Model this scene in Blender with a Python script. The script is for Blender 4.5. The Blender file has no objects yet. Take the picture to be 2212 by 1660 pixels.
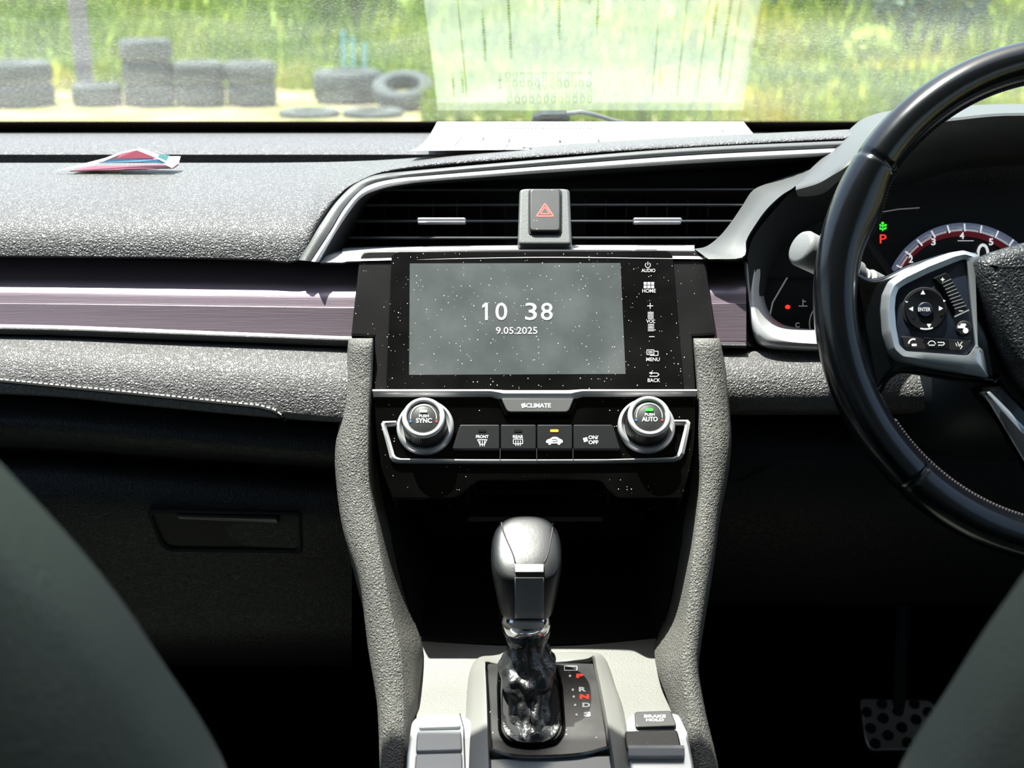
import bpy, bmesh, math, random
from mathutils import Vector, Matrix, noise as mnoise
random.seed(7)
C = bpy.context.scene.collection
PI = math.pi
# ------------------------------------------------------------------ camera
F = 2800.0; PITCH = math.radians(18); CAM = Vector((0, 0, 1.25))
FW = Vector((0, math.cos(PITCH), -math.sin(PITCH))); UP = Vector((0, math.sin(PITCH), math.cos(PITCH)))
cd = bpy.data.cameras.new('camera'); cam = bpy.data.objects.new('camera', cd); C.objects.link(cam)
cam.location = CAM; cam.rotation_euler = (PI/2 - PITCH, 0, 0)
cd.sensor_width = 36; cd.lens = 36*F/2212; cd.clip_start = .05; cd.clip_end = 300
cd.dof.use_dof = True; cd.dof.focus_distance = .97; cd.dof.aperture_fstop = 8.5
bpy.context.scene.camera = cam
# ------------------------------------------------------------------ light
w = bpy.data.worlds.new('sky'); bpy.context.scene.world = w; w.use_nodes = True
nt = w.node_tree; bg = nt.nodes['Background']; sk = nt.nodes.new('ShaderNodeTexSky')
sk.sky_type = 'NISHITA'; sk.sun_disc = False; sk.sun_elevation = math.radians(70); sk.air_density = 1.2; sk.dust_density = 2.0
nt.links.new(sk.outputs[0], bg.inputs[0]); bg.inputs[1].default_value = .27
sd = bpy.data.lights.new('sun', 'SUN'); sun = bpy.data.objects.new('sun', sd); C.objects.link(sun)
sd.energy = 10.0; sd.angle = math.radians(.6); sd.color = (1, .965, .91)
SUND = Vector((-.2, .15, .97)).normalized()
sun.rotation_euler = SUND.to_track_quat('Z', 'Y').to_euler(); sun.location = (0, 3, 6)
vs = bpy.context.scene.view_settings
vs.view_transform = 'Standard'; vs.look = 'None'; vs.exposure = .5; vs.gamma = 1; vs.use_curve_mapping = False
cy = bpy.context.scene.cycles
cy.use_denoising = True; cy.max_bounces = 8; cy.transparent_max_bounces = 12; cy.caustics_reflective = False; cy.sample_clamp_indirect = 8

# ------------------------------------------------------------------ helpers
def W(px, py, d):
    return CAM + d*(FW + Vector(((px-1106)/F, 0, 0)) + UP*((830-py)/F))
class Pl:
    def __init__(s, o, u, v): s.o, s.u, s.v = o, u.normalized(), v.normalized(); s.n = s.u.cross(s.v).normalized()
    def at(s, px, py):
        r = W(px, py, 1)-CAM; t = (s.o-CAM).dot(s.n)/r.dot(s.n); p = CAM+r*t
        return ((p-s.o).dot(s.u), (p-s.o).dot(s.v))
    def P(s, a, b, h=0): return s.o+s.u*a+s.v*b+s.n*h
    def px(s, px, py, h=0): return s.P(*s.at(px, py), h)
def plyd(y1, d1, y2, d2):      # plane containing the X axis, through the heights y1 (top) and y2 (bottom)
    a, b = W(1106, y1, d1), W(1106, y2, d2)
    return Pl(b, Vector((1, 0, 0)), a-b)
def cr(pts, n):                # smooth curve through points
    pts = [Vector(p) for p in pts]; m = len(pts)-1; out = []
    for i in range(n):
        t = i/(n-1)*m; k = min(int(t), m-1); f = t-k
        p1, p2 = pts[k], pts[k+1]; p0 = pts[k-1] if k else p1*2-p2; p3 = pts[k+2] if k+2 <= m else p2*2-p1
        out.append(.5*((2*p1)+(p2-p0)*f+(2*p0-5*p1+4*p2-p3)*f*f+(3*p1-p0-3*p2+p3)*f**3))
    return out
def lin(pts, n):
    pts = [Vector(p) for p in pts]; m = len(pts)-1; out = []
    for i in range(n):
        t = i/(n-1)*m; k = min(int(t), m-1); out.append(pts[k].lerp(pts[k+1], t-k))
    return out
def rp(pts, r=8, seg=5):       # polygon with rounded corners; r number or list
    out = []; n = len(pts)
    for i, p in enumerate(pts):
        ri = r[i] if isinstance(r, (list, tuple)) else r
        p = Vector(p[:2]); a = Vector(pts[i-1][:2])-p; b = Vector(pts[(i+1) % n][:2])-p
        ri = min(ri, a.length*.48, b.length*.48)
        if ri < .01: out.append(tuple(p)); continue
        s, e = p+a.normalized()*ri, p+b.normalized()*ri
        for k in range(seg+1):
            t = k/seg; out.append(tuple(s*(1-t)**2+p*2*t*(1-t)+e*t*t))
    return out
def rect(x0, y0, x1, y1, r=6): return rp([(x0, y0), (x1, y0), (x1, y1), (x0, y1)], r)
def circ(x, y, r, n=32, ry=None): return [(x+r*math.cos(2*PI*k/n), y+(ry or r)*math.sin(2*PI*k/n)) for k in range(n)]
def interp(tab, x):
    if x <= tab[0][0]: return tab[0][1]
    for (a, b), (c, d) in zip(tab, tab[1:]):
        if x <= c: return b+(d-b)*(x-a)/(c-a)
    return tab[-1][1]
org = {}
class M:
    def __init__(s): s.v = []; s.f = []
    def add(s, vs, fs):
        k = len(s.v); s.v += [Vector(v) for v in vs]; s.f += [[i+k for i in f] for f in fs]
    def loft(s, rows, close=False, caps=False, cyc=False):
        n = len(rows[0]); m = len(rows); vs = [p for r in rows for p in r]; fs = []
        for i in range(m if cyc else m-1):
            for j in range(n if close else n-1):
                a, b = i*n+j, i*n+(j+1) % n; c, d = ((i+1) % m)*n+(j+1) % n, ((i+1) % m)*n+j
                fs.append([a, d, c, b])
        if caps: fs.append(list(range(n))); fs.append(list(range((m-1)*n, m*n))[::-1])
        s.add(vs, fs); return s
    def prism(s, pl, out, h0, h1, bev=0, seg=3, isloc=False, dome=0):
        L = [Vector(p[:2]) if isloc else Vector(pl.at(p[0], p[1])) for p in out]
        ar = sum(a.x*b.y-b.x*a.y for a, b in zip(L, L[1:]+L[:1]))
        if ar < 0: L = L[::-1]
        n = len(L); N = []
        for i in range(n):
            e1 = (L[i]-L[i-1]); e2 = (L[(i+1) % n]-L[i])
            if e1.length < 1e-9: e1 = e2
            if e2.length < 1e-9: e2 = e1
            e1 = e1.normalized(); e2 = e2.normalized()
            q = Vector((-e1.y-e2.y, e1.x+e2.x)); N.append(q.normalized()/max(.5, q.length/2) if q.length > 1e-6 else Vector((0, 0)))
        rows = [[pl.P(p.x, p.y, h0) for p in L]]
        if bev:
            for k in range(seg+1):
                t = k/seg*PI/2; ins = bev*(1-math.cos(t)); hh = h1-bev*(1-math.sin(t))
                rows.append([pl.P(*(p+q*ins), hh) for p, q in zip(L, N)])
        else: rows.append([pl.P(p.x, p.y, h1) for p in L])
        if dome:
            cx = sum((p for p in L), Vector((0, 0)))/n
            for t in (.75, .45, .15):
                rows.append([pl.P(*(cx+(p-cx)*t), h1+dome*(1-t*t)) for p in L])
        vs = [p for r in rows for p in r]; fs = []
        for i in range(len(rows)-1):
            for j in range(n):
                a, b = i*n+j, i*n+(j+1) % n; fs.append([a, b, b+n, a+n])
        fs.append(list(range((len(rows)-1)*n, len(rows)*n))); fs.append(list(range(n))[::-1])
        s.add(vs, fs); return s
    def ring(s, pl, outer, inner, h0, h1, crown=0):   # outer / inner with the same number of points
        o = [pl.at(*p[:2]) for p in outer]; i_ = [pl.at(*p[:2]) for p in inner]
        mid = [((a[0]+b[0])/2, (a[1]+b[1])/2) for a, b in zip(o, i_)]
        rows = [[pl.P(*p, h0) for p in o], [pl.P(*p, h1) for p in o], [pl.P(*p, h1+crown) for p in mid], [pl.P(*p, h1) for p in i_], [pl.P(*p, h0) for p in i_]]
        return s.loft(rows, close=True, cyc=True)
    def band(s, pl, a, b, h0, h1, crown=0):           # open strip between two pixel curves
        rows = [[pl.px(*p[:2], h0) for p in a], [pl.px(*p[:2], h1) for p in a],
                [pl.P(*((Vector(pl.at(*p[:2]))+Vector(pl.at(*q[:2])))/2), h1+crown) for p, q in zip(a, b)],
                [pl.px(*p[:2], h1) for p in b], [pl.px(*p[:2], h0) for p in b]]
        return s.loft([list(c) for c in zip(*rows)], close=True, caps=True)
    def lathe(s, pl, a, b, prof, n=48, ell=1):
        rows = [[pl.P(a+r*math.cos(2*PI*k/n), b+r*ell*math.sin(2*PI*k/n), h) for k in range(n)] for r, h in prof]
        return s.loft(rows[::-1], close=True, caps=True)
    def tube(s, pts, r, n=8, cyc=False):
        pts = [Vector(p) for p in pts]; rows = []; m = len(pts)
        for i, p in enumerate(pts):
            t = ((pts[(i+1) % m] if cyc or i < m-1 else p)-(pts[i-1] if cyc or i else p)).normalized()
            a = t.cross(Vector((0, 0, 1)) if abs(t.z) < .9 else Vector((0, 1, 0))).normalized(); b = t.cross(a)
            rr = r[i] if isinstance(r, (list, tuple)) else r
            rows.append([p+(a*math.cos(2*PI*k/n)+b*math.sin(2*PI*k/n))*rr for k in range(n)])
        return s.loft(rows, close=True, caps=not cyc, cyc=cyc)
    def box(s, a, b):
        x0, y0, z0 = a; x1, y1, z1 = b
        s.add([(x0, y0, z0), (x1, y0, z0), (x1, y1, z0), (x0, y1, z0), (x0, y0, z1), (x1, y0, z1), (x1, y1, z1), (x0, y1, z1)],
              [[0, 3, 2, 1], [4, 5, 6, 7], [0, 1, 5, 4], [1, 2, 6, 5], [2, 3, 7, 6], [3, 0, 4, 7]]); return s
    def text(s, pl, txt, px, py, hp, wp=None, h=.0004, bold=.02, spacing=1, font_sq=False):
        cu = bpy.data.curves.new('t', 'FONT'); cu.body = txt; cu.offset = bold; cu.space_character = spacing; cu.resolution_u = 4
        o = bpy.data.objects.new('t', cu); C.objects.link(o)
        dg = bpy.context.evaluated_depsgraph_get(); me = bpy.data.meshes.new_from_object(o.evaluated_get(dg))
        vs = [v.co.copy() for v in me.vertices]; fs = [list(p.vertices) for p in me.polygons]
        bpy.data.objects.remove(o); bpy.data.curves.remove(cu); bpy.data.meshes.remove(me)
        x0, x1 = min(v.x for v in vs), max(v.x for v in vs); y0, y1 = min(v.y for v in vs), max(v.y for v in vs)
        ax, ay = (x0+x1)/2, (y0+y1)/2; wd, ht = x1-x0, y1-y0
        if wp is None: wp = hp*wd/ht*.92
        s.add([pl.px(px+(v.x-ax)/wd*wp, py-(v.y-ay)/ht*hp, h) for v in vs], fs); return s
    def poly(s, pl, pts, h): 
        L = [pl.at(*p[:2]) for p in pts]
        ar = sum(a[0]*b[1]-b[0]*a[1] for a, b in zip(L, L[1:]+L[:1]))
        if ar < 0: L = L[::-1]
        s.add([pl.P(*p, h) for p in L], [list(range(len(L)))]); return s
    def line(s, pl, pts, wpx, h=.0004, close=False):   # thin printed stroke
        pts = [Vector(p[:2]) for p in pts]
        if close: pts = pts+pts[:1]
        for a, b in zip(pts, pts[1:]):
            d = (b-a); 
            if d.length < 1e-6: continue
            d = d.normalized(); q = Vector((-d.y, d.x))*wpx/2; e = d*wpx*.25
            s.poly(pl, [a-e+q, b+e+q, b+e-q, a-e-q], h)
        return s
    def build(s, name, mat, parent=None, sharp=14, smooth=True, sol=0, sub=0, origin=None, bevel=0):
        if parent is not None: o0 = org[parent]
        elif origin is not None: o0 = Vector(origin)
        else:
            xs = [v.x for v in s.v]; ys = [v.y for v in s.v]; zs = [v.z for v in s.v]
            o0 = Vector(((min(xs)+max(xs))/2, (min(ys)+max(ys))/2, min(zs)))
        me = bpy.data.meshes.new(name); me.from_pydata([tuple(v-o0) for v in s.v], [], s.f); me.update()
        if mat: me.materials.append(mat)
        me.polygons.foreach_set('use_smooth', [smooth]*len(me.polygons))
        if smooth and sharp: me.set_sharp_from_angle(angle=math.radians(sharp))
        o = bpy.data.objects.new(name, me); C.objects.link(o)
        if parent is not None: o.parent = parent
        else: o.location = o0
        org[o] = o0
        if sub: md = o.modifiers.new('s', 'SUBSURF'); md.levels = sub; md.render_levels = sub
        if sol: md = o.modifiers.new('t', 'SOLIDIFY'); md.thickness = sol; md.offset = -1
        if bevel: md = o.modifiers.new('b', 'BEVEL'); md.width = bevel; md.segments = 2; md.limit_method = 'ANGLE'
        return o
def thing(name, label, cat, loc, group=None):
    o = bpy.data.objects.new(name, None); C.objects.link(o); o.location = loc; o.empty_display_size = .02
    o['label'] = label; o['category'] = cat
    if group: o['group'] = group
    org[o] = Vector(loc); return o
def tag(o, label, cat, group=None, kind=None):
    o['label'] = label; o['category'] = cat
    if group: o['group'] = group
    if kind: o['kind'] = kind
    return o
def grid(ctrl, nu, nv, fu=cr, fv=cr):      # ctrl rows of (px,py,d) -> smooth lofted rows of world points
    rows = [fu(r, nu) for r in ctrl]; cols = [fv([r[j] for r in rows], nv) for j in range(nu)]
    return [[W(*cols[j][i]) for j in range(nu)] for i in range(nv)]

# ------------------------------------------------------------------ materials
def mat(name, col=(.5, .5, .5), rough=.5, metal=0, spec=.5, coat=0, emit=None, es=1, sheen=0):
    m = bpy.data.materials.new(name); m.use_nodes = True; b = m.node_tree.nodes['Principled BSDF']
    b.inputs['Base Color'].default_value = (*col, 1); b.inputs['Roughness'].default_value = rough
    b.inputs['Metallic'].default_value = metal; b.inputs['Specular IOR Level'].default_value = spec
    b.inputs['Coat Weight'].default_value = coat; b.inputs['Sheen Weight'].default_value = sheen
    if emit: b.inputs['Emission Color'].default_value = (*emit, 1); b.inputs['Emission Strength'].default_value = es
    return m
def nodes(m): t = m.node_tree; return t, t.nodes, t.links, t.nodes['Principled BSDF']
def coords(m, sc=(1, 1, 1)):
    t, N, L, b = nodes(m); c = N.new('ShaderNodeTexCoord'); mp = N.new('ShaderNodeMapping'); mp.inputs['Scale'].default_value = sc
    L.new(c.outputs['Object'], mp.inputs[0]); return mp.outputs[0]
def ramp(N, a, b, ca=(0, 0, 0, 1), cb=(1, 1, 1, 1)):
    r = N.new('ShaderNodeValToRGB'); r.color_ramp.elements[0].position = a; r.color_ramp.elements[1].position = b
    r.color_ramp.elements[0].color = ca; r.color_ramp.elements[1].color = cb; return r
def noisebump(m, scale, strength, dist=.0005, sc=(1, 1, 1), detail=3):
    t, N, L, b = nodes(m); n = N.new('ShaderNodeTexNoise'); n.inputs['Scale'].default_value = scale; n.inputs['Detail'].default_value = detail
    L.new(coords(m, sc), n.inputs['Vector']); bp = N.new('ShaderNodeBump'); bp.inputs['Strength'].default_value = strength; bp.inputs['Distance'].default_value = dist
    L.new(n.outputs[0], bp.inputs['Height']); L.new(bp.outputs[0], b.inputs['Normal']); return m
def leather(name, col, scale=430, strength=.7, rough=.42, spec=.6, dist=.0007):
    m = mat(name, col, rough, spec=spec); t, N, L, b = nodes(m); v = coords(m)
    n = N.new('ShaderNodeTexNoise'); n.inputs['Scale'].default_value = scale*.5; L.new(v, n.inputs['Vector'])
    mx = N.new('ShaderNodeMixRGB'); mx.blend_type = 'LINEAR_LIGHT'; mx.inputs[0].default_value = .0022
    L.new(v, mx.inputs[1]); L.new(n.outputs['Color'], mx.inputs[2])
    vo = N.new('ShaderNodeTexVoronoi'); vo.feature = 'DISTANCE_TO_EDGE'; vo.inputs['Scale'].default_value = scale; L.new(mx.outputs[0], vo.inputs['Vector'])
    r = ramp(N, 0, .32); r.color_ramp.interpolation = 'EASE'; L.new(vo.outputs['Distance'], r.inputs[0])
    bp = N.new('ShaderNodeBump'); bp.inputs['Strength'].default_value = strength; bp.inputs['Distance'].default_value = dist
    L.new(r.outputs[0], bp.inputs['Height']); L.new(bp.outputs[0], b.inputs['Normal']); return m
def dusty(name, col, rough=.12, amount=.93, scale=380, spec=.5, haze=.02):
    m = mat(name, col, rough, spec=spec); t, N, L, b = nodes(m); v = coords(m)
    vo = N.new('ShaderNodeTexVoronoi'); vo.inputs['Scale'].default_value = scale; L.new(v, vo.inputs['Vector'])
    sp = N.new('ShaderNodeSeparateColor'); L.new(vo.outputs['Color'], sp.inputs[0])
    a = N.new('ShaderNodeMath'); a.operation = 'GREATER_THAN'; a.inputs[1].default_value = amount; L.new(sp.outputs[0], a.inputs[0])
    sz = N.new('ShaderNodeMath'); sz.operation = 'MULTIPLY'; sz.inputs[1].default_value = .28; L.new(sp.outputs[1], sz.inputs[0])
    l = N.new('ShaderNodeMath'); l.operation = 'LESS_THAN'; L.new(vo.outputs['Distance'], l.inputs[0]); L.new(sz.outputs[0], l.inputs[1])
    mu = N.new('ShaderNodeMath'); mu.operation = 'MULTIPLY'; L.new(a.outputs[0], mu.inputs[0]); L.new(l.outputs[0], mu.inputs[1])
    n2 = N.new('ShaderNodeTexNoise'); n2.inputs['Scale'].default_value = 30; n2.inputs['Detail'].default_value = 6; L.new(v, n2.inputs['Vector'])
    r2 = ramp(N, .35, .75, (0, 0, 0, 1), (haze, haze, haze, 1)); L.new(n2.outputs[0], r2.inputs[0])
    ad = N.new('ShaderNodeMixRGB'); ad.blend_type = 'ADD'; ad.inputs[0].default_value = 1; ad.inputs[1].default_value = (*col, 1); L.new(r2.outputs[0], ad.inputs[2])
    mx = N.new('ShaderNodeMixRGB'); L.new(mu.outputs[0], mx.inputs[0]); L.new(ad.outputs[0], mx.inputs[1]); mx.inputs[2].default_value = (.6, .57, .5, 1)
    L.new(mx.outputs[0], b.inputs['Base Color'])
    rr = N.new('ShaderNodeMath'); rr.operation = 'ADD'; rr.use_clamp = True; rr.inputs[1].default_value = rough; L.new(mu.outputs[0], rr.inputs[0]); L.new(rr.outputs[0], b.inputs['Roughness'])
    return m
K = {}
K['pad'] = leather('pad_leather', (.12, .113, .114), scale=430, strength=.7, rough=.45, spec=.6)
K['trimleather'] = leather('console_leather', (.17, .164, .152), scale=480, strength=.7, rough=.52, spec=.45)
K['dark'] = noisebump(mat('dark_plastic', (.008, .009, .010), .55, spec=.35), 900, .25)
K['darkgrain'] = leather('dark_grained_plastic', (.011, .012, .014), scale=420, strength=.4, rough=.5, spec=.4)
K['black'] = mat('matte_black', (.006, .006, .006), .7)
K['piano'] = dusty('piano_black', (.0012, .0011, .0012), .1, .93, 650, spec=.25, haze=.002)
K['screenblack'] = dusty('dusty_screen_black', (.003, .0028, .003), .18, .80, 620, spec=.3, haze=.006)
K['surround'] = dusty('dusty_surround_black', (.008, .0068, .0075), .3, .90, 620, spec=.35, haze=.007)
K['display'] = dusty('lit_display_glass', (.05, .058, .058), .22, .82, 620, haze=.05)
nodes(K['display'])[3].inputs['Emission Color'].default_value = (.55, .6, .6, 1); nodes(K['display'])[3].inputs['Emission Strength'].default_value = .08
K['chrome'] = mat('chrome', (.8, .8, .82), .12, 1)
K['satin'] = noisebump(mat('satin_silver', (.66, .65, .66), .34, .35), 1500, .08)
K['greyplastic'] = noisebump(mat('grey_plastic', (.095, .098, .098), .45, spec=.5), 1300, .5, .0003)
K['visor'] = noisebump(mat('visor_plastic', (.10, .103, .104), .5), 1300, .4, .0003)
K['plate'] = noisebump(mat('console_plate', (.17, .165, .15), .5, .1), 1100, .5, .0004)
K['decor'] = noisebump(mat('brushed_panel', (.29, .225, .268), .36, .35), 500, .35, .0004, (.06, 1, 1.5))
K['gloss'] = mat('gloss_black_leather', (.006, .007, .009), .2, coat=.3)
K['rim'] = noisebump(mat('rim_leather', (.004, .005, .007), .2, spec=.6), 60, .06, .002)
K['rimgrain'] = leather('airbag_leather', (.02, .022, .026), 380, .6, .42)
K['knob'] = noisebump(mat('shift_leather', (.014, .014, .015), .37, spec=.7), 500, .15, .0004)
K['boot'] = noisebump(mat('boot_leather', (.035, .035, .036), .3, spec=1), 130, .9, .003, detail=6)
K['seat'] = leather('seat_leather', (.13, .14, .112), 250, .25, .5)
K['white'] = mat('white_print', (.8, .8, .8), .5, emit=(1, 1, 1), es=.25)
K['lit'] = mat('lit_white', (.6, .6, .6), .5, emit=(.9, .93, .95), es=.5)
K['red'] = mat('lit_red', (.4, .01, .01), .5, emit=(1, .04, .02), es=1.0)
K['hazred'] = mat('hazard_red', (.6, .05, .04), .5, emit=(1, .12, .08), es=.5)
K['green'] = mat('lit_green', (.02, .4, .02), .5, emit=(.05, 1, .05), es=.9)
K['orange'] = mat('lit_orange', (.5, .2, .01), .5, emit=(1, .28, .01), es=1.2)
K['blue'] = mat('blue_print', (.05, .2, .6), .5)
K['redp'] = mat('red_print', (.6, .05, .05), .5)
K['paper'] = mat('white_paper', (.86, .86, .87), .7)
K['ink'] = mat('ink', (.03, .03, .04), .8)
K['floor'] = mat('black_carpet', (.003, .003, .0035), .95, spec=.1)
K['thread'] = mat('white_thread', (.85, .85, .8), .7)
K['darkthread'] = mat('dark_thread', (.06, .045, .05), .7)
K['alu'] = mat('pedal_metal', (.6, .58, .56), .35, .9)
K['btn'] = mat('button_black', (.006, .0065, .008), .4, spec=.35)
K['swpanel'] = mat('switch_panel', (.012, .018, .035), .45)
K['ringm'] = mat('bright_ring', (.8, .78, .78), .3, .15); K['capm'] = mat('dial_cap', (.045, .045, .045), .45); K['knurl'] = mat('knurled_black', (.012, .012, .012), .4)
K['bezel'] = mat('spoke_bezel', (.5, .53, .57), .32, .6); K['climbtn'] = mat('climate_button_grey', (.10, .10, .10), .4); K['hbtn'] = dusty('hazard_button_black', (.014, .014, .014), .35, .93, 500)
K['blockm'] = mat('switch_bezel_grey', (.6, .61, .63), .3, .3); K['blank'] = mat('blank_switch_grey', (.42, .43, .45), .3); K['gearpanel'] = dusty('gear_panel_black', (.01, .01, .01), .25, .9, 500, haze=.05)
K['traylid'] = mat('tray_lid_gloss', (.12, .15, .19), .12); K['arch'] = mat('arch_plastic', (.26, .255, .24), .4, .1); K['facep'] = mat('lever_plate', (.35, .35, .36), .4, .2); K['relb'] = mat('lever_button', (.35, .35, .37), .4, .2)
K['darkbtn'] = mat('dark_button', (.03, .03, .03), .4); K['shroud'] = mat('shroud_plastic', (.012, .016, .02), .5); K['wip'] = mat('wiper_plastic', (.06, .08, .09), .6); K['chromebar'] = K['ringm']
K['cap'] = noisebump(mat('stalk_plastic', (.22, .225, .225), .5), 1200, .3)

# ------------------------------------------------------------------ car shell (setting)
A = W(1106, 262, 1.28); RK = math.radians(28)
wt = Vector((0, -math.cos(RK), math.sin(RK)))                       # up the glass
GL = Pl(A, Vector((1, 0, 0)), wt)                                   # normal points into the car... checked by sign below
sgn = 1 if (CAM-A).dot(GL.n) > 0 else -1
top_len = (CAM.z+.09-A.z)/wt.z
def glassmat():
    m = bpy.data.materials.new('windshield_glass'); m.use_nodes = True; t = m.node_tree; N, L = t.nodes, t.links
    N.remove(N['Principled BSDF']); out = N['Material Output']
    tr = N.new('ShaderNodeBsdfTransparent'); tr.inputs[0].default_value = (.95, .98, .96, 1)
    gl = N.new('ShaderNodeBsdfGlossy'); gl.inputs['Roughness'].default_value = .0
    lw = N.new('ShaderNodeLayerWeight'); lw.inputs[0].default_value = .5
    pw = N.new('ShaderNodeMath'); pw.operation = 'POWER'; pw.inputs[1].default_value = 5; L.new(lw.outputs['Facing'], pw.inputs[0])
    ml = N.new('ShaderNodeMath'); ml.operation = 'MULTIPLY_ADD'; ml.inputs[1].default_value = .75; ml.inputs[2].default_value = .03; L.new(pw.outputs[0], ml.inputs[0])
    mx = N.new('ShaderNodeMixShader'); L.new(ml.outputs[0], mx.inputs[0]); L.new(tr.outputs[0], mx.inputs[1]); L.new(gl.outputs[0], mx.inputs[2])
    df = N.new('ShaderNodeBsdfTranslucent'); df.inputs[0].default_value = (.8, .8, .74, 1)
    c = N.new('ShaderNodeTexCoord'); mp = N.new('ShaderNodeMapping'); mp.inputs['Scale'].default_value = (2.2, 6, 6); mp.inputs['Rotation'].default_value = (0, 0, .5)
    L.new(c.outputs['Object'], mp.inputs[0])
    n = N.new('ShaderNodeTexNoise'); n.inputs['Scale'].default_value = 1.6; n.inputs['Detail'].default_value = 9; n.inputs['Roughness'].default_value = .65; n.inputs['Distortion'].default_value = 1.2; L.new(mp.outputs[0], n.inputs['Vector'])
    n2 = N.new('ShaderNodeTexNoise'); n2.inputs['Scale'].default_value = 420; n2.inputs['Detail'].default_value = 2; L.new(c.outputs['Object'], n2.inputs['Vector'])
    r = ramp(N, .35, .75, (.01, .01, .01, 1), (.07, .07, .07, 1)); L.new(n.outputs[0], r.inputs[0])
    r2 = ramp(N, .5, .72, (.6, .6, .6, 1), (2, 2, 2, 1)); L.new(n2.outputs[0], r2.inputs[0])
    mm = N.new('ShaderNodeMixRGB'); mm.blend_type = 'MULTIPLY'; mm.inputs[0].default_value = 1; L.new(r.outputs[0], mm.inputs[1]); L.new(r2.outputs[0], mm.inputs[2])
    m2 = N.new('ShaderNodeMixShader'); L.new(mm.outputs[0], m2.inputs[0]); L.new(mx.outputs[0], m2.inputs[1]); L.new(df.outputs[0], m2.inputs[2])
    L.new(m2.outputs[0], out.inputs[0]); return m
K['glass'] = glassmat()
g = M(); g.prism(GL, [(-.74, -.06), (.74, -.06), (.66, top_len), (-.66, top_len)], -.004*sgn, 0, isloc=True)
ws = g.build('window_1', K['glass'], smooth=False); ws['kind'] = 'structure'
fb = M(); fb.prism(GL, [(-.74, -.06), (.74, -.06), (.74, 0), (-.74, 0)], .0004*sgn, .0014*sgn, isloc=True)
frit = mat('ceramic_band', (.022, .013, .01), .5)
fb.build('ceramic_band', frit, ws, smooth=False)
dm = M()
for r_, (rad, off) in enumerate(((.0010, .0008), (.0008, .0028), (.0006, .0046))):
    for k in range(560):
        a = -.7+.0025*(k+.5*(r_ % 2)); dm.add([GL.P(a+rad*math.cos(q*PI/3), off+rad*math.sin(q*PI/3), .0010*sgn) for q in range(6)], [list(range(6))])
dm.build('ceramic_dots', frit, ws, smooth=False)
def st(o): o['kind'] = 'structure'; return o
K['headliner'] = mat('headliner', (.35, .34, .31), .9); K['door'] = mat('door_trim', (.02, .02, .021), .7)
hd = A+wt*top_len
roof = M(); sec = [(hd.y, hd.z), (hd.y-.12, hd.z+.035), (hd.y-.5, hd.z+.09), (-.4, hd.z+.10), (-1.2, hd.z+.04)]
rows = [[Vector((x, y, z-.05*(x/.66)**2+.02)) for x in (-.68, -.5, -.25, 0, .25, .5, .68)] for y, z in sec]
roof.loft(rows); st(roof.build('ceiling', K['headliner'], sol=-.03))
st(M().box((-.82, -1.3, .25), (.82, 1.75, .28)).build('floor', K['floor'], smooth=False))
for sx, nm in ((-1, 'wall_left'), (1, 'wall_right')):
    b = M(); x0, x1 = sorted((sx*.76, sx*.82)); b.box((x0, -1.3, .28), (x1, 1.75, 1.02)); st(b.build(nm, K['door'], smooth=False))
    p = M(); p.tube([(sx*.745, 1.36, 1.08), (sx*.71, 1.1, 1.21), (sx*.68, hd.y, hd.z-.01)], .035, 10); st(p.build('trim_%d' % (1 if sx < 0 else 2), K['door']))
    p = M(); p.tube([(sx*.76, -.05, .95), (sx*.68, -.15, hd.z+.03)], .05, 10); st(p.build('trim_%d' % (3 if sx < 0 else 4), K['door']))
st(M().box((-.82, 1.55, .28), (.82, 1.6, 1.05)).build('wall_front', K['floor'], smooth=False))
st(M().box((-.82, -1.3, .28), (.82, -1.25, 1.05)).build('wall_rear', K['door'], smooth=False))

def tint(v):
    m = bpy.data.materials.new('cabin_dimming_glass'); m.use_nodes = True; N, L = m.node_tree.nodes, m.node_tree.links; N.remove(N['Principled BSDF'])
    a = N.new('ShaderNodeBsdfTransparent'); a.inputs[0].default_value = (v, v*1.02, v, 1); g_ = N.new('ShaderNodeBsdfGlossy'); g_.inputs[1].default_value = 0
    x = N.new('ShaderNodeMixShader'); x.inputs[0].default_value = .06; L.new(a.outputs[0], x.inputs[1]); L.new(g_.outputs[0], x.inputs[2]); L.new(x.outputs[0], N['Material Output'].inputs[0]); return m
K['tint'] = tint(.8); K['tint2'] = tint(.28)  # unseen side and rear panes, added with a tint to darken the cabin
k_ = 2
for sx in (-1, 1):
    for pts, mt in (([(1.36, 1.02), (-.06, 1.02), (-.1, hd.z+.06), (hd.y-.05, hd.z+.02), (1.1, 1.2)], 'tint'), ([(-.12, 1.02), (-1.28, 1.02), (-1.2, hd.z+.02), (-.2, hd.z+.08)], 'tint2')):
        p = M(); top_ = lambda z: sx*(.775-.25*(z-1.02)); vs = [Vector((top_(z), y, z)) for y, z in pts]; n_ = len(vs)
        p.add(vs+[v+Vector((sx*.004, 0, 0)) for v in vs], [list(range(n_)), list(range(n_, 2*n_))[::-1]]+[[i, (i+1) % n_, (i+1) % n_+n_, i+n_] for i in range(n_)])
        st(p.build('window_%d' % k_, K[mt], smooth=False)); k_ += 1
p = M(); p.box((-.76, -1.285, 1.05), (.76, -1.28, hd.z+.05)); st(p.build('window_%d' % k_, K['tint2'], smooth=False))

# ------------------------------------------------------------------ dashboard
dash = thing('dashboard', 'black leather-grained dashboard with brushed trim spanning the cabin under the windscreen', 'dashboard', (0, 1.1, .7))
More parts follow.
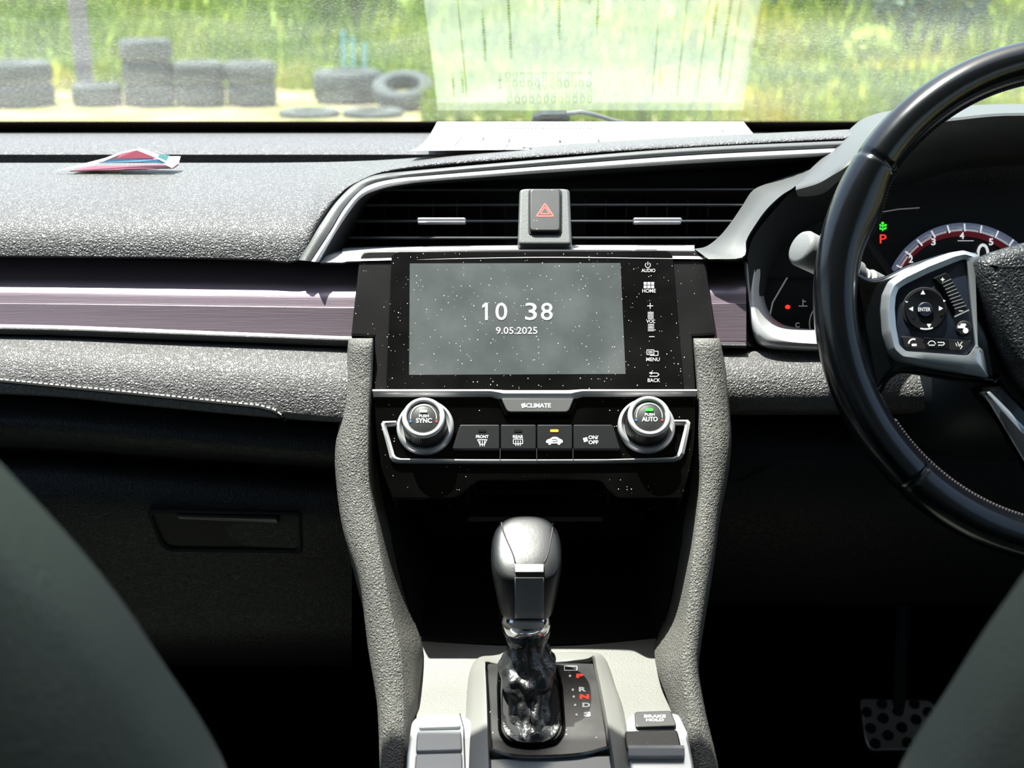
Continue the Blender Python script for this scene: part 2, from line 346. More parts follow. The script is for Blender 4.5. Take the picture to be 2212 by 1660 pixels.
# upper pad, which narrows into the padded strip above the vents
top = [(-700, 352, 1.13), (0, 352, 1.13), (400, 352, 1.13), (560, 352, 1.13), (660, 351, 1.13), (720, 350, 1.13), (780, 348, 1.125), (840, 345, 1.12), (920, 339, 1.115), (1050, 325, 1.11), (1400, 300, 1.11), (1850, 279, 1.12)]
bot = [(-700, 546, .985), (0, 552, .985), (400, 556, .985), (560, 560, .985), (645, 560, .985), (684, 494, .995), (716, 445, 1.01), (748, 410, 1.025), (818, 376, 1.04), (1000, 352, 1.052), (1400, 322, 1.06), (1850, 298, 1.07)]
N = 120
tc, bc = cr(top, N), []
bc = cr(bot, N)
rows = []
rows.append([W(p.x, p.y+3, p.z+.004)-Vector((0, 0, .03)) for p in tc])
rows.append([W(p.x, p.y+1.5, p.z+.002)-Vector((0, 0, .004)) for p in tc])
for k in range(15):
    t = k/14; rr = []
    for p, q in zip(tc, bc):
        rr.append(W(p.x+(q.x-p.x)*t, p.y+(q.y-p.y)*t, q.z+(p.z-q.z)*(1-t)**2.6))
    rows.append(rr)
rows.append([W(p.x, p.y+4, p.z+.006) for p in bc]); rows.append([W(p.x, p.y+2, p.z+.06) for p in bc])
m = M(); m.loft(rows); m.build('upper_pad', K['pad'], dash, sharp=70)
# rear ridge
prof = [(284, 1.305), (288, 1.28), (294, 1.25), (305, 1.22), (316, 1.200), (327, 1.187), (334, 1.182), (338, 1.184)]
m = M(); rows = [[W(x, y, d) for x in range(-900, 3001, 150)] for y, d in prof]
rows.append([p-Vector((0, -.01, .05)) for p in rows[-1]]); rows.insert(0, [p+Vector((0, .24, -.06)) for p in rows[0]])
m.loft(rows); m.build('defroster_ridge', K['pad'], dash, sharp=60)
# grey band and chrome bead along the vent opening
g0 = cr([(645, 562, .983), (682, 495, .995), (715, 446, 1.008), (743, 414, 1.02), (776, 391, 1.03), (817, 377, 1.038), (900, 368, 1.045), (1200, 342, 1.052), (1500, 319, 1.058), (1850, 303, 1.064)], 90)
g1 = cr([(672, 565, .983), (715, 499, .995), (743, 452, 1.008), (774, 416, 1.02), (801, 399, 1.03), (846, 388, 1.036), (920, 380, 1.043), (1200, 357, 1.05), (1500, 335, 1.056), (1850, 318, 1.062)], 90)
g2 = cr([(689, 567, .983), (724, 505, .995), (757, 455, 1.008), (785, 424, 1.02), (825, 408, 1.03), (870, 399, 1.036), (940, 391, 1.043), (1200, 372, 1.05), (1500, 353, 1.056), (1850, 334, 1.062)], 90)
def strip(a, b, bulge, n=7, back=.03):
    cols = []
    for p, q in zip(a, b):
        c = [W(p.x, p.y, p.z+back)]
        for k in range(n):
            t = k/(n-1); v = p.lerp(q, t); c.append(W(v.x, v.y, v.z-bulge*math.sin(PI*t)))
        c.append(W(q.x, q.y, q.z+back)); cols.append(c)
    return M().loft([list(r) for r in zip(*cols)])
g1b = [p+Vector((0, 0, .002)) for p in g1]
strip(g0, [p.lerp(q, .93) for p, q in zip(g0, g1)], .002).build('vent_surround', K['greyplastic'], dash, sharp=60)
strip(g1, g2, .005).build('chrome_strip', K['satin'], dash, sharp=60)
# funnel behind the bead, roof of the vent opening
g3 = cr([(748, 545, 1.06), (765, 500, 1.07), (785, 465, 1.08), (805, 435, 1.09), (840, 415, 1.1), (885, 408, 1.1), (950, 404, 1.1), (1200, 392, 1.1), (1500, 372, 1.1), (1850, 352, 1.1)], 90)
m = M(); m.loft([[W(*p) for p in g2], [W(*(p.lerp(q, .5))) for p, q in zip(g2, g3)], [W(*p) for p in g3]])
m.build('vent_recess', K['dark'], dash)
m = M(); m.loft([[W(x, y, 1.118) for x, y in ((738, 450), (800, 425), (850, 408), (1250, 388), (1900, 345))], [W(x, 600, 1.1) for x in (738, 800, 850, 1250, 1900)]]); m.build('vent_back', K['black'], dash, smooth=False)
# silver ledge under the vents
le = [(690, 561), (708, 553), (740, 548), (780, 543), (1150, 538), (1500, 538)]
lf = [(692, 563), (716, 563), (745, 563), (780, 560), (1150, 553), (1526, 556)]
m = M(); e0, e1 = cr(le, 60), cr(lf, 60)
m.loft([[W(p.x, p.y-10, 1.06) for p in e0], [W(p.x, p.y, .995) for p in e0], [W(p.x, p.y+4, .985) for p in e1], [W(p.x, p.y+8, 1.0) for p in e1]]); m.build('vent_ledge', K['satin'], dash, sharp=50)
# grey fin between vent and instrument hood
fi = cr([(1500, 538, .99), (1527, 532, .995), (1556, 509, 1.005), (1581, 478, 1.015), (1604, 444, 1.03), (1627, 411, 1.045), (1665, 394, 1.06), (1745, 366, 1.075)], 30)
fm = cr([(1526, 556, .982), (1560, 540, .985), (1592, 510, .99), (1618, 478, 1.0), (1645, 444, 1.01), (1675, 412, 1.02), (1700, 395, 1.03), (1750, 365, 1.05)], 30)
fo = cr([(1530, 560, .98), (1604, 556, .975), (1612, 520, .985), (1630, 488, .992), (1656, 452, 1.0), (1688, 422, 1.01), (1716, 404, 1.02), (1760, 365, 1.04)], 30)
m = M(); m.loft([[W(p.x, p.y, p.z+.05) for p in fi], [W(*p) for p in fi], [W(*p.lerp(q, .6)) for p, q in zip(fi, fo)], [W(*p) for p in fo], [W(p.x+4, p.y+6, p.z+.02) for p in fo], [W(p.x+6, p.y+8, p.z+.09) for p in fo]])
m.build('vent_side_fin', K['greyplastic'], dash, sharp=45)
# decorative brushed panel
def rowx(tab, d0, d1=None, x0=-700, x1=1612):
    return [(x, interp(tab, x), (d0 if d1 is None else d0+(d1-d0)*max(0, min(1, (x-x0)/(x1-x0))))) for x in (x0, -200, 100, 400, 600, 750, 900, 1200, 1500, x1)]
rws = [rowx([(0, 556), (760, 570), (1612, 565)], 1.03), rowx([(0, 590), (760, 598), (1612, 590)], 1.008), rowx([(0, 622), (760, 632), (1612, 622)], .988),
       rowx([(0, 655), (760, 664), (1612, 655)], .983), rowx([(0, 656), (760, 666), (1612, 656)], .982),
       rowx([(0, 680), (760, 700), (1612, 700)], .981), rowx([(0, 699), (760, 726), (1612, 738)], .980)]
m = M(); gr = grid(rws[:4], 40, 16); m.loft(gr+grid(rws[4:], 40, 8)); gb = [p+Vector((0, .12, .0)) for p in gr[0]]
m.loft([gb, gr[0]]); m.build('brushed_panel', K['decor'], dash, sharp=30)
ra = rowx([(0, 699), (760, 727), (1612, 739)], .979); rb = rowx([(0, 706), (760, 733), (1612, 744)], .974); rc = rowx([(0, 709), (760, 736), (1612, 747)], .975); rd = rowx([(0, 720), (760, 749), (1612, 753)], .981)
m = M(); m.loft([[W(*p) for p in cr(r, 40)] for r in (ra, rb, rc)]); m.build('chrome_edge', K['chrome'], dash, sharp=60)
m = M(); m.loft([[W(*p) for p in cr(r, 40)] for r in (rc, rd)]); m.loft([[W(p[0], p[1], p[2]) for p in rd], [W(p[0], p[1]+2, p[2]+.03) for p in rd]]); m.build('lower_trim_strip', K['greyplastic'], dash)
m = M(); m.loft([[W(1612, y, d-.001) for y, d in ((560, 1.035), (622, 1.014), (656, .994), (700, .988), (746, .979))], [W(1632, y, d) for y, d in ((560, 1.06), (622, 1.03), (656, 1.01), (700, 1.0), (752, .99))], [W(1636, y, 1.15) for y in (560, 622, 656, 700, 752)]]); m.build('panel_end_cap', K['dark'], dash)
# lower pads: passenger and driver side
def lowpad(xs, ytab, dtab, nu=50):
    rws = []
    for k in range(len(dtab)):
        rws.append([(x, interp(ytab[k], x), dtab[k]) for x in xs])
    return grid(rws, nu, 26)
yt = [[(0, 721), (755, 750)], [(0, 730), (755, 762)], [(0, 765), (755, 805)], [(0, 800), (755, 850)], [(0, 822), (300, 850), (560, 878), (755, 897)], [(0, 838), (560, 893), (755, 908)], [(0, 846), (560, 900), (755, 914)], [(0, 848), (560, 902), (755, 916)]]
dt = [.995, .976, .959, .951, .949, .950, .955, .995]
m = M(); lp = lowpad([-700, -200, 100, 300, 560, 740, 790], yt, dt); m.loft(lp); m.build('lower_pad', K['pad'], dash, sharp=70)
yt2 = [[(1550, 752), (2700, 760)], [(1550, 764), (2700, 775)], [(1550, 800), (2700, 815)], [(1550, 845), (2700, 850)], [(1550, 880), (2700, 875)], [(1550, 890), (2700, 885)], [(1550, 896), (2700, 890)], [(1550, 900), (2700, 893)]]
m = M(); m.loft(lowpad([1540, 1700, 2000, 2300, 2800], yt2, [1.0, .980, .965, .960, .963, .970, .99, 1.05])); m.build('driver_side_pad', K['pad'], dash, sharp=70)
# stitch line
m = M(); m2 = M()
from mathutils.bvhtree import BVHTree
lm = M(); lm.loft(lp); BVP = BVHTree.FromPolygons(lm.v, lm.f)
def onpad(x, y):
    r = (W(x, y, 1)-CAM).normalized(); h = BVP.ray_cast(CAM, r)[0]
    return (h if h is not None else W(x, y, .951))-r*.0007
sp = [onpad(x, y-2) for x, y, d in ((x, interp([(0, 822), (300, 851), (560, 878), (590, 886), (616, 905)], x), 0.9505) for x in range(-60, 617, 4))]
for k in range(0, len(sp)-3, 3): m.tube([sp[k], sp[k+1].lerp(sp[k+2], .8)], .0008, 5)
gp_ = [onpad(x, interp([(0, 822), (300, 851), (560, 878), (590, 886), (616, 905)], x)+2) for x in range(-60, 617, 4)]
m2.tube(gp_, .0013, 6)
m.build('stitching', K['thread'], dash); m2.build('stitch_groove', K['black'], dash)
# fascia above the glove box, driver's knee panel
yt = [[(0, 846), (755, 914)], [(0, 870), (755, 930)], [(0, 905), (755, 970)], [(0, 935), (755, 1000)], [(0, 960), (755, 1012)], [(0, 985), (755, 1025)]]
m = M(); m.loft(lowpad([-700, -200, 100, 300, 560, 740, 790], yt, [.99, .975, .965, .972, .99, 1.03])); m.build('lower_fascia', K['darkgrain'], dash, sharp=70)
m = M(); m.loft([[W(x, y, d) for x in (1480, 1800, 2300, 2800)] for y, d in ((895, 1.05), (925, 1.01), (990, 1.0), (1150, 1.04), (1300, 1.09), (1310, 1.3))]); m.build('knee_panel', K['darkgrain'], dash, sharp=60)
m = M(); m.tube([W(x, y, 1.005) for x, y in ((1600, 1040), (1680, 1000), (1760, 985), (1850, 980))], .0012, 6); m.build('knee_panel_seam', K['dark'], dash)
# instrument hood (visor)
L0 = [(1716, 404, 1.02), (1750, 366, 1.045), (1781, 337, 1.06), (1808, 310, 1.075), (1835, 280, 1.10), (1870, 254, 1.13), (1933, 238, 1.16), (2050, 230, 1.17), (2212, 225, 1.17), (2500, 235, 1.16), (2800, 300, 1.1)]
L1 = [(1719, 405, 1.012), (1766, 391, 1.00), (1800, 372, .995), (1826, 356, .99), (1870, 322, .99), (1925, 290, .99), (1990, 266, .99), (2066, 254, .99), (2212, 244, .99), (2500, 260, .99), (2800, 340, .99)]
a, b = cr(L0, 60), cr(L1, 60); m = M(); rows = []
rows.append([W(p.x-3, p.y+8, p.z+.05) for p in a])
for k in range(9):
    t = k/8; rows.append([W(p.x+(q.x-p.x)*t, p.y+(q.y-p.y)*t-3*math.sin(PI*t), p.z+(q.z-p.z)*t) for p, q in zip(a, b)])
rows.append([W(p.x, p.y+6, p.z-.001) for p in b]); rows.append([W(p.x+2, p.y+14, p.z+.004) for p in b]); rows.append([W(p.x+30, p.y+60, p.z+.12) for p in b]); rows.append([W(p.x+40, p.y+110, p.z+.17) for p in b])
m.loft(rows); m.build('instrument_hood', K['visor'], dash, sharp=50)
# dark cove right of the fin and silver lower rim of the cluster
m = M(); m.loft([[W(*p) for p in cr(r, 30)] for r in (
    [(1614, 556, .98), (1628, 512, .99), (1672, 455, 1.003), (1724, 404, 1.02), (1800, 372, 1.0)],
    [(1622, 640, .985), (1640, 560, 1.0), (1690, 500, 1.04), (1760, 465, 1.06), (1850, 450, 1.07)],
    [(1650, 640, 1.03), (1665, 580, 1.06), (1705, 520, 1.08), (1770, 480, 1.09), (1860, 460, 1.1)])]); m.build('cluster_cove', K['dark'], dash, sharp=60)
o_ = [(1606, 560, .985), (1612, 640, .983), (1618, 700, .98), (1632, 738, .975), (1665, 754, .972), (1760, 760, .972), (1900, 762, .975), (2300, 770, .975), (2700, 770, .99)]
mid = [(1632, 590, .985), (1628, 650, .98), (1640, 695, .972), (1662, 722, .968), (1700, 738, .965), (1770, 745, .965), (1900, 748, .968), (2300, 750, .97), (2700, 750, .99)]
i_ = [(1650, 575, 1.03), (1642, 640, 1.01), (1652, 680, .995), (1672, 703, .99), (1705, 715, .985), (1770, 720, .985), (1900, 724, .99), (2300, 728, .99), (2700, 728, .99)]
i2 = [(x+8, y-8, d+.07) for x, y, d in i_]
m = M(); m.loft([[W(*p) for p in cr(r, 50)] for r in ([(x, y+5, d+.04) for x, y, d in o_], o_, mid, i_, i2)][::-1]); m.f = [f[::-1] for f in m.f]; m.build('cluster_rim', K['satin'], dash, sharp=60, sub=1)

# ------------------------------------------------------------------ air vents
def vent(x0f, x1f, tabx, label):
    o = thing('air_vent', label, 'air vent', W((x0f(478)+x1f(478))/2, 478, 1.06), 'centre air vents')
    for y in (410, 443, 478, 514):
        p, q = W(x0f(y), y, 1.045+.02*(514-y)/100), W(x1f(y), y, 1.045+.02*(514-y)/100); b = M()
        up = Vector((0, 0, .0010)); bk = Vector((0, .022, -.0048))
        c = [[p+up, p-Vector((0, .001, 0)), p-up, p-up+bk, p+up+bk], [q+up, q-Vector((0, .001, 0)), q-up, q-up+bk, q+up+bk]]
        b.loft(c, close=True, caps=True); b.build('slat', K['ventslat'], o, sharp=20)
    for k in range(7):
        x = x0f(514)+30+(x1f(514)-x0f(514)-60)*k/6
        b = M(); b.box(tuple(W(x, 530, 1.085)+Vector((-.0008, 0, 0))), tuple(W(x, 425, 1.085)+Vector((.0008, .012, 0)))); b.build('vane', K['black'], o, smooth=False)
    tp = plyd(460, 1.038, 495, 1.034); t = M(); t.prism(tp, rect(tabx-53, 472, tabx+53, 482, 5), -.003, .003, .0015); t.build('adjuster_tab', K['tab'], o)
    return o
K['ventslat'] = mat('vent_slat_plastic', (.03, .032, .035), .3); K['tab'] = mat('tab_silver', (.5, .5, .54), .25, .9)
vent(lambda y: interp([(400, 800), (443, 790), (478, 768), (514, 752)], y), lambda y: 1121, 954, 'left slatted air vent, between the curved chrome arc and hazard switch')
vent(lambda y: 1233, lambda y: interp([(400, 1650), (443, 1606), (478, 1582), (514, 1556)], y), 1420, 'right slatted air vent, between the hazard switch and grey fin')
# ------------------------------------------------------------------ hazard switch
HP = plyd(405, 1.015, 530, .99)
hz = thing('hazard_switch', 'hazard light switch pillar with a red triangle between the two vents', 'switch', HP.px(1177, 527))
m = M(); m.prism(HP, rp([(1122, 409), (1134, 406), (1220, 406), (1231, 409), (1236, 528), (1118, 528)], 9), -.05, 0, .0022); m.build('pillar', K['greyplastic'], hz)
m = M(); m.prism(HP, rect(1141, 410, 1214, 508, 9), -.002, .0008, .0003); m.build('button_gap', K['black'], hz)
m = M(); m.prism(HP, rect(1144, 413, 1211, 505, 9), -.002, .0035, .0014); bt = m.build('button', K['hbtn'] if 'hbtn' in K else K['surround'], hz)
m = M()
for s, wl in ((1, 3.0), (.55, 2.4)):
    m.line(HP, [(1177, 462-16*s), (1177+18*s, 462+11*s), (1177-18*s, 462+11*s)], wl, .0037, True)
m.build('warning_triangle', K['hazred'], bt, smooth=False)

# ------------------------------------------------------------------ infotainment unit
SP = plyd(572, .985, 810, .957)
iu = thing('infotainment_unit', 'dusty black touchscreen unit showing time 10 38 and date 9.05.2025', 'car screen', SP.px(1155, 845))
out = rp([(775, 561), (786, 541), (1150, 536), (1512, 540), (1524, 556), (1546, 722), (1496, 726), (1503, 846), (808, 846), (809, 727), (758, 724)], [0, 22, 400, 18, 0, 0, 0, 0, 0, 0, 0], 6)
m = M(); m.prism(SP, out, -.02, -.0005, .0016); m.build('surround', K['surround'], iu)
m = M(); m.prism(SP, rp([(846, 545), (1452, 543), (1477, 845), (834, 845)], [16, 16, 0, 0]), -.005, .0012, .0006); gp = m.build('glass_panel', K['screenblack'], iu)
m = M(); m.prism(SP, [(885.5, 571), (1340, 570), (1351, 809.5), (884, 811.5)], 0, .0014); ds = m.build('display', K['display'], gp, smooth=False)
H = .0018
m = M(); m.poly(SP, [(1048, 656.5), (1053.5, 656.5), (1053.5, 693.5), (1048, 693.5), (1048, 664), (1042, 667.5), (1042, 662)], H); m.text(SP, '0', 1083, 675, 37, 25, H, .005); m.text(SP, '3', 1147, 675, 37, 25, H, .005); m.text(SP, '8', 1181, 675, 37, 25, H, .005)
m.text(SP, '9.05.2025', 1116, 716, 14.5, 89, H, .0); m.build('clock_text', K['lit'], gp, smooth=False)
K['ico'] = mat('panel_print', (.55, .53, .55), .5, emit=(1, 1, 1), es=.12)
def icon(name, fn, par=iu):
    mm = M(); fn(mm); return mm.build(name, K['ico'], par, smooth=False)
def arc(cx, cy, r, a0, a1, n=14): return [(cx+r*math.cos(math.radians(a0+(a1-a0)*k/(n-1))), cy+r*math.sin(math.radians(a0+(a1-a0)*k/(n-1)))) for k in range(n)]
icon('audio_key', lambda q: (q.line(SP, arc(1399, 575, 5.5, -50, 230), 1.5, H), q.line(SP, [(1399, 568), (1399, 575)], 1.5, H), q.text(SP, 'AUDIO', 1400, 586.5, 7.5, 30, H, .01)), gp)
def homek(q):
    for i in range(3):
        for j in range(2): q.poly(SP, [(1390+8*i, 611.5+7.5*j), (1396.5+8*i, 611.5+7.5*j), (1396.5+8*i, 617.5+7.5*j), (1390+8*i, 617.5+7.5*j)], H)
    q.text(SP, 'HOME', 1401.5, 630.5, 8, 29, H, .01)
icon('home_key', homek, gp)
def volk(q):
    q.line(SP, [(1398, 663), (1410, 663)], 1.6, H); q.line(SP, [(1404, 657), (1404, 669)], 1.6, H); q.line(SP, [(1402, 729.5), (1413, 729.5)], 1.6, H)
    for k in range(5): q.line(SP, [(1399, 677+3.2*k), (1411, 677+3.2*k)], 1.6, H); q.line(SP, [(1399.5, 703+3.4*k), (1412, 703+3.4*k)], 1.6, H)
    q.text(SP, 'VOL', 1405, 696, 8, 19, H, .01)
icon('volume_key', volk, gp)
icon('menu_key', lambda q: (q.line(SP, [(1397, 758), (1412, 758), (1412, 768), (1397, 768)], 1.5, H, True), q.line(SP, [(1400, 761.5), (1409, 761.5)], 1.5, H), q.line(SP, [(1400, 764.5), (1409, 764.5)], 1.5, H), q.line(SP, [(1414, 761), (1421, 761), (1421, 770), (1404, 770)], 1.5, H), q.text(SP, 'MENU', 1410, 778.5, 8, 29, H, .01)), gp)
icon('back_key', lambda q: (q.line(SP, [(1406, 808), (1419, 808), (1423, 811), (1419, 815), (1403, 815)], 1.8, H), q.poly(SP, [(1401, 808), (1408, 804.5), (1408, 811.5)], H), q.text(SP, 'BACK', 1412, 823.5, 8, 27, H, .01)), gp)
tb = M(); tb.band(SP, [(x, 535.5) for x in range(1374, 1420, 9)], [(x, 541) for x in range(1374, 1420, 9)], -.01, -.0005, .0003); tb.build('top_tab', K['satin'], iu)

# ------------------------------------------------------------------ climate control unit
CP = plyd(850, .954, 1000, .934)
cc = thing('climate_control_unit', 'gloss black climate panel with two round dials beneath the touchscreen', 'climate control', CP.px(1155, 1070))
m = M(); m.prism(CP, rp([(808, 850), (1503, 850), (1500, 960), (1484, 1040), (1474, 1078), (1332, 1078), (1298, 1040), (1150, 1037), (1028, 1040), (986, 1078), (848, 1078), (826, 1020), (812, 930)], [0, 0, 30, 10, 6, 12, 12, 90, 12, 12, 6, 10, 30]), -.03, 0, .0012); m.build('panel', K['piano'], cc)
up_ = [(806, 846), (1060, 846), (1078, 847), (1095, 848), (1225, 848), (1240, 847), (1255, 846), (1504, 846)]
lo_ = [(807, 858), (1060, 858), (1074, 862), (1080, 866), (1240, 866), (1246, 862), (1258, 858), (1503, 857)]
m = M(); m.band(CP, up_, lo_, -.01, .004, .0025); m.build('silver_bar', K['chromebar'] if 'chromebar' in K else K['satin'], cc, sharp=50)
m = M(); m.prism(CP, rp([(1076, 864), (1247, 864), (1232, 903), (1090, 903)], [3, 3, 10, 10]), 0, .003, .0007); m.build('climate_button_frame', K['piano'], cc)
m = M(); m.prism(CP, rp([(1083, 867), (1239, 867), (1227, 896), (1096, 896)], [3, 3, 8, 8]), 0, .0055, .0007); cb = m.build('climate_button', K['climbtn'] if 'climbtn' in K else K['greybtn'] if 'greybtn' in K else K['visor'], cc)
def fan(q, pl, x, y, r, h):
    for k in range(4):
        a = k*PI/2+.5; q.poly(pl, circ(x+r*.55*math.cos(a), y+r*.55*math.sin(a), r*.42, 10), h)
m = M(); m.text(CP, 'CLIMATE', 1163, 882.5, 9.5, 53, .0058, .025); fan(m, CP, 1131, 882.5, 6, .0058); m.build('climate_lettering', K['white'], cb, smooth=False)
# silver frame round the buttons
fa = [(857, 913), (828, 914), (824, 920), (832, 950), (843, 992), (849, 999), (860, 1002), (1000, 1003), (1155, 1003), (1310, 1002), (1455, 999), (1470, 994), (1477, 984), (1484, 950), (1490, 917), (1485, 911), (1455, 911)]
fb_ = [(857, 922), (838, 923), (836, 926), (843, 950), (853, 986), (857, 991), (866, 994), (1000, 996), (1155, 996.5), (1310, 996), (1452, 992), (1460, 988), (1464, 980), (1472, 950), (1478, 925), (1475, 920), (1455, 920)]
m = M(); m.band(CP, fa, fb_, -.002, .0035, .0015); m.build('silver_frame', K['satin'], cc, sharp=50)
# four buttons
bx = [993, 1080.5, 1159, 1237, 1323]
for k in range(4):
    x0, x1 = bx[k]+1, bx[k+1]-1; xa, xb = (977 if k == 0 else x0), (1340 if k == 3 else x1)
    m = M(); m.prism(CP, rp([(x0, 922), (x1, 922), (xb, 975), (xa, 975)], 4), 0, .0045, .0007); bo = m.build('button', K['btn'], cc)
    ind = M(); xc = (1042, 1119, 1197, 1280)[k]
    if k < 3:
        ind.prism(CP, rect(xc-9, 933, xc+9, 938.5, 2.5), .004, .0049); ind.build('indicator_light', (K['dimlight'] if 'dimlight' in K else K['surround'], K['surround'], K['orange'])[0 if k < 2 else 2], bo)
    t = M(); h = .0048
    if k == 0:
        t.text(CP, 'FRONT', 1042, 948.5, 6.5, 27, h, .02); t.line(CP, [(1032, 955), (1052, 955), (1047, 965), (1037, 965)], 1.4, h, True)
        for j in (-5, 0, 5): t.line(CP, [(1042+j, 957), (1042+j*.9, 969)], 1.3, h)
    elif k == 1:
        t.text(CP, 'REAR', 1119, 948.5, 6.5, 22, h, .02); t.line(CP, rect(1109, 954, 1129, 964, 2), 1.4, h, True)
        for j in (-5, 0, 5): t.line(CP, [(1119+j, 957), (1119+j*.9, 968)], 1.3, h)
    elif k == 2:
        t.poly(CP, rp([(1178, 961), (1181, 955), (1188, 953), (1193, 949), (1203, 949), (1208, 953), (1214, 955), (1216, 961), (1209, 963), (1186, 963)], 3), h)
        t.poly(CP, circ(1187, 963, 3.2, 12), h); t.poly(CP, circ(1207, 963, 3.2, 12), h)
        z = M(); z.line(CP, [(1192, 954.5), (1201, 954.5), (1203, 957), (1201, 959.5), (1193, 959.5)], 1.5, h+.0002); z.build('recirculation_arrow', K['black'], bo, smooth=False)
    else:
        t.text(CP, 'ON/', 1281, 950, 8, 21, h, .02); t.text(CP, 'OFF', 1281, 960.5, 8, 21, h, .02); fan(t, CP, 1264, 955, 6, h)
    t.build('button_symbol', K['white'], bo, smooth=False)
for x in bx[1:4]: m = M(); m.line(CP, [(x, 975), (x, 1001)], 1.6, .0056); m.build('seam_line', K['black'], cc, smooth=False)
def dial(cx, cy, label_, ledm, parent):
    a, b = CP.at(cx, cy+3); S = .934/F*1.0; R = lambda p: p*.945/F
    base = M(); base.lathe(CP, a, b, [(R(62), 0), (R(62), .002), (R(60), .0045), (R(55), .0055), (R(50), .003), (R(48), .002)], 64); root = base.build('dial', K['satin'], parent, sharp=60)
    s = M(); n = 120; prof = [(R(47), .002), (R(46), .019), (R(45), .0205)]
    rows = [[CP.P(a+(r*(1+(.012 if k % 2 else 0)))*math.cos(2*PI*k/n), b+(r*(1+(.012 if k % 2 else 0)))*math.sin(2*PI*k/n), h) for k in range(n)] for r, h in prof]
    s.loft(rows[::-1], close=True, caps=True); s.build('knurled_grip', K['knurl'] if 'knurl' in K else K['surround'], root)
    t = M(); t.lathe(CP, a, b, [(R(45), .0195), (R(45.5), .0215), (R(43), .0232), (R(38), .0235), (R(35.5), .0225), (R(34.5), .0210)], 64); t.build('silver_ring', K['ringm'] if 'ringm' in K else K['satin'], root, sharp=60)
    c = M(); c.lathe(CP, a, b, [(R(34.5), .020), (R(34), .0215), (R(32), .022)], 48); cp = c.build('push_cap', K['capm'] if 'capm' in K else K['visor'], root, sharp=60)
    # printed marks on the cap, in the cap's own plane
    def pp(dx, dy): return (dx, dy)
    U = Pl(CP.P(a, b, .0222), CP.u, CP.v)
    q = M(); k_ = .945/F
    class _F:  # local pixels -> plane
        pass
    LP = Pl(U.o, U.u, U.v)
    cen = cam_px(U.o)
    tm = M(); tm.text(LP, 'PUSH', cen[0]+1, cen[1]-3, 6, 21, .0002, .01); tm.text(LP, label_, cen[0]+1, cen[1]+7, 10, 34, .0002, .02); tm.line(LP, arc(cen[0], cen[1]+1, 28, -185, 5, 24), 1.4, .0002); tm.build('cap_lettering', K['white'], cp, smooth=False)
    l = M(); l.prism(LP, rect(cen[0]-8, cen[1]-15.5, cen[0]+8, cen[1]-10.5, 2), -.0003, .0006); l.build('indicator_light', ledm, cp)
    z = M(); z.poly(LP, rect(cen[0]-30, cen[1]+6, cen[0]-26, cen[1]+11, 1), .0003); z.build('cold_mark', K['blue'], cp, smooth=False)
    z = M(); z.poly(LP, rect(cen[0]+26, cen[1]+6, cen[0]+30, cen[1]+11, 1), .0003); z.build('hot_mark', K['redp'], cp, smooth=False)
def cam_px(p):
    v = p-CAM; d = v.dot(FW); return (1106+v.x/d*F, 830-v.dot(UP)/d*F)
dial(919, 922, 'SYNC', K['white'], cc); dial(1396, 919, 'AUTO', K['green'], cc)

# ------------------------------------------------------------------ centre console
con = thing('center_console', 'grey console with leather side rails and silver plate around the gear lever', 'console', (.017, .8, .29))
def rail(tab, name):
    # tab rows: y, x_outer, x_crease, x_inner, d
    rows = []
    for y, xo, xc, xi, d, di in cr3(tab, 60):
        s = 1 if xo > xc else -1
        rows.append([W(xo, y, d)+Vector((s*.0, .10, -.12)), W(xo, y, d+.04), W(xo, y+0, d+.012), W(xo-s*abs(xo-xc)*.12, y, d+.003), W(xo-s*abs(xo-xc)*.5, y, d-.001), W(xc+s*3, y, d), W(xc, y, d+.001), W(xc+(xi-xc)*.5, y, d+.5*di), W(xi, y, d+di), W(xi, y, d+di+.03)])
    if s > 0: rows = [r[::-1] for r in rows]
    m = M(); m.loft(rows)
    return m
def cr3(tab, n):
    m = len(tab)-1; out = []
    for i in range(n):
        t = i/(n-1)*m; k = min(int(t), m-1); f = t-k; r = []
        for c in range(len(tab[0])):
            p1, p2 = tab[k][c], tab[k+1][c]; p0 = tab[k-1][c] if k else 2*p1-p2; p3 = tab[k+2][c] if k+2 <= m else 2*p2-p1
            r.append(.5*(2*p1+(p2-p0)*f+(2*p0-5*p1+4*p2-p3)*f*f+(3*p1-p0-3*p2+p3)*f**3))
        out.append(r)
    return out
LR = [(731, 757, 806, 809, .975, .02), (738, 752, 804, 809, .957, .02), (800, 748, 802, 809, .952, .02), (888, 738, 797, 808, .945, .02), (970, 724, 796, 810, .938, .025), (1051, 727, 799, 821, .932, .04), (1150, 742, 815, 843, .922, .06), (1256, 776, 834, 870, .910, .07), (1344, 788, 853, 896, .902, .07), (1408, 796, 867, 914, .896, .05), (1503, 812, 873, 904, .886, .02), (1560, 817, 873, 900, .879, .02), (1660, 820, 873, 889, .868, .02), (1800, 822, 873, 880, .855, .02)]
RR = [(731, 1551, 1498, 1495, .975, .02), (738, 1556, 1500, 1495, .957, .02), (800, 1568, 1506, 1499, .952, .02), (888, 1577, 1512, 1503, .945, .02), (960, 1580, 1515, 1501, .938, .025), (1040, 1571, 1516, 1494, .932, .04), (1115, 1556, 1507, 1480, .925, .06), (1220, 1542, 1494, 1460, .914, .07), (1327, 1525, 1483, 1438, .904, .07), (1397, 1514, 1474, 1415, .897, .05), (1450, 1510, 1472, 1420, .891, .03), (1538, 1524, 1482, 1450, .881, .02), (1660, 1552, 1499, 1480, .868, .02), (1800, 1570, 1510, 1495, .855, .02)]
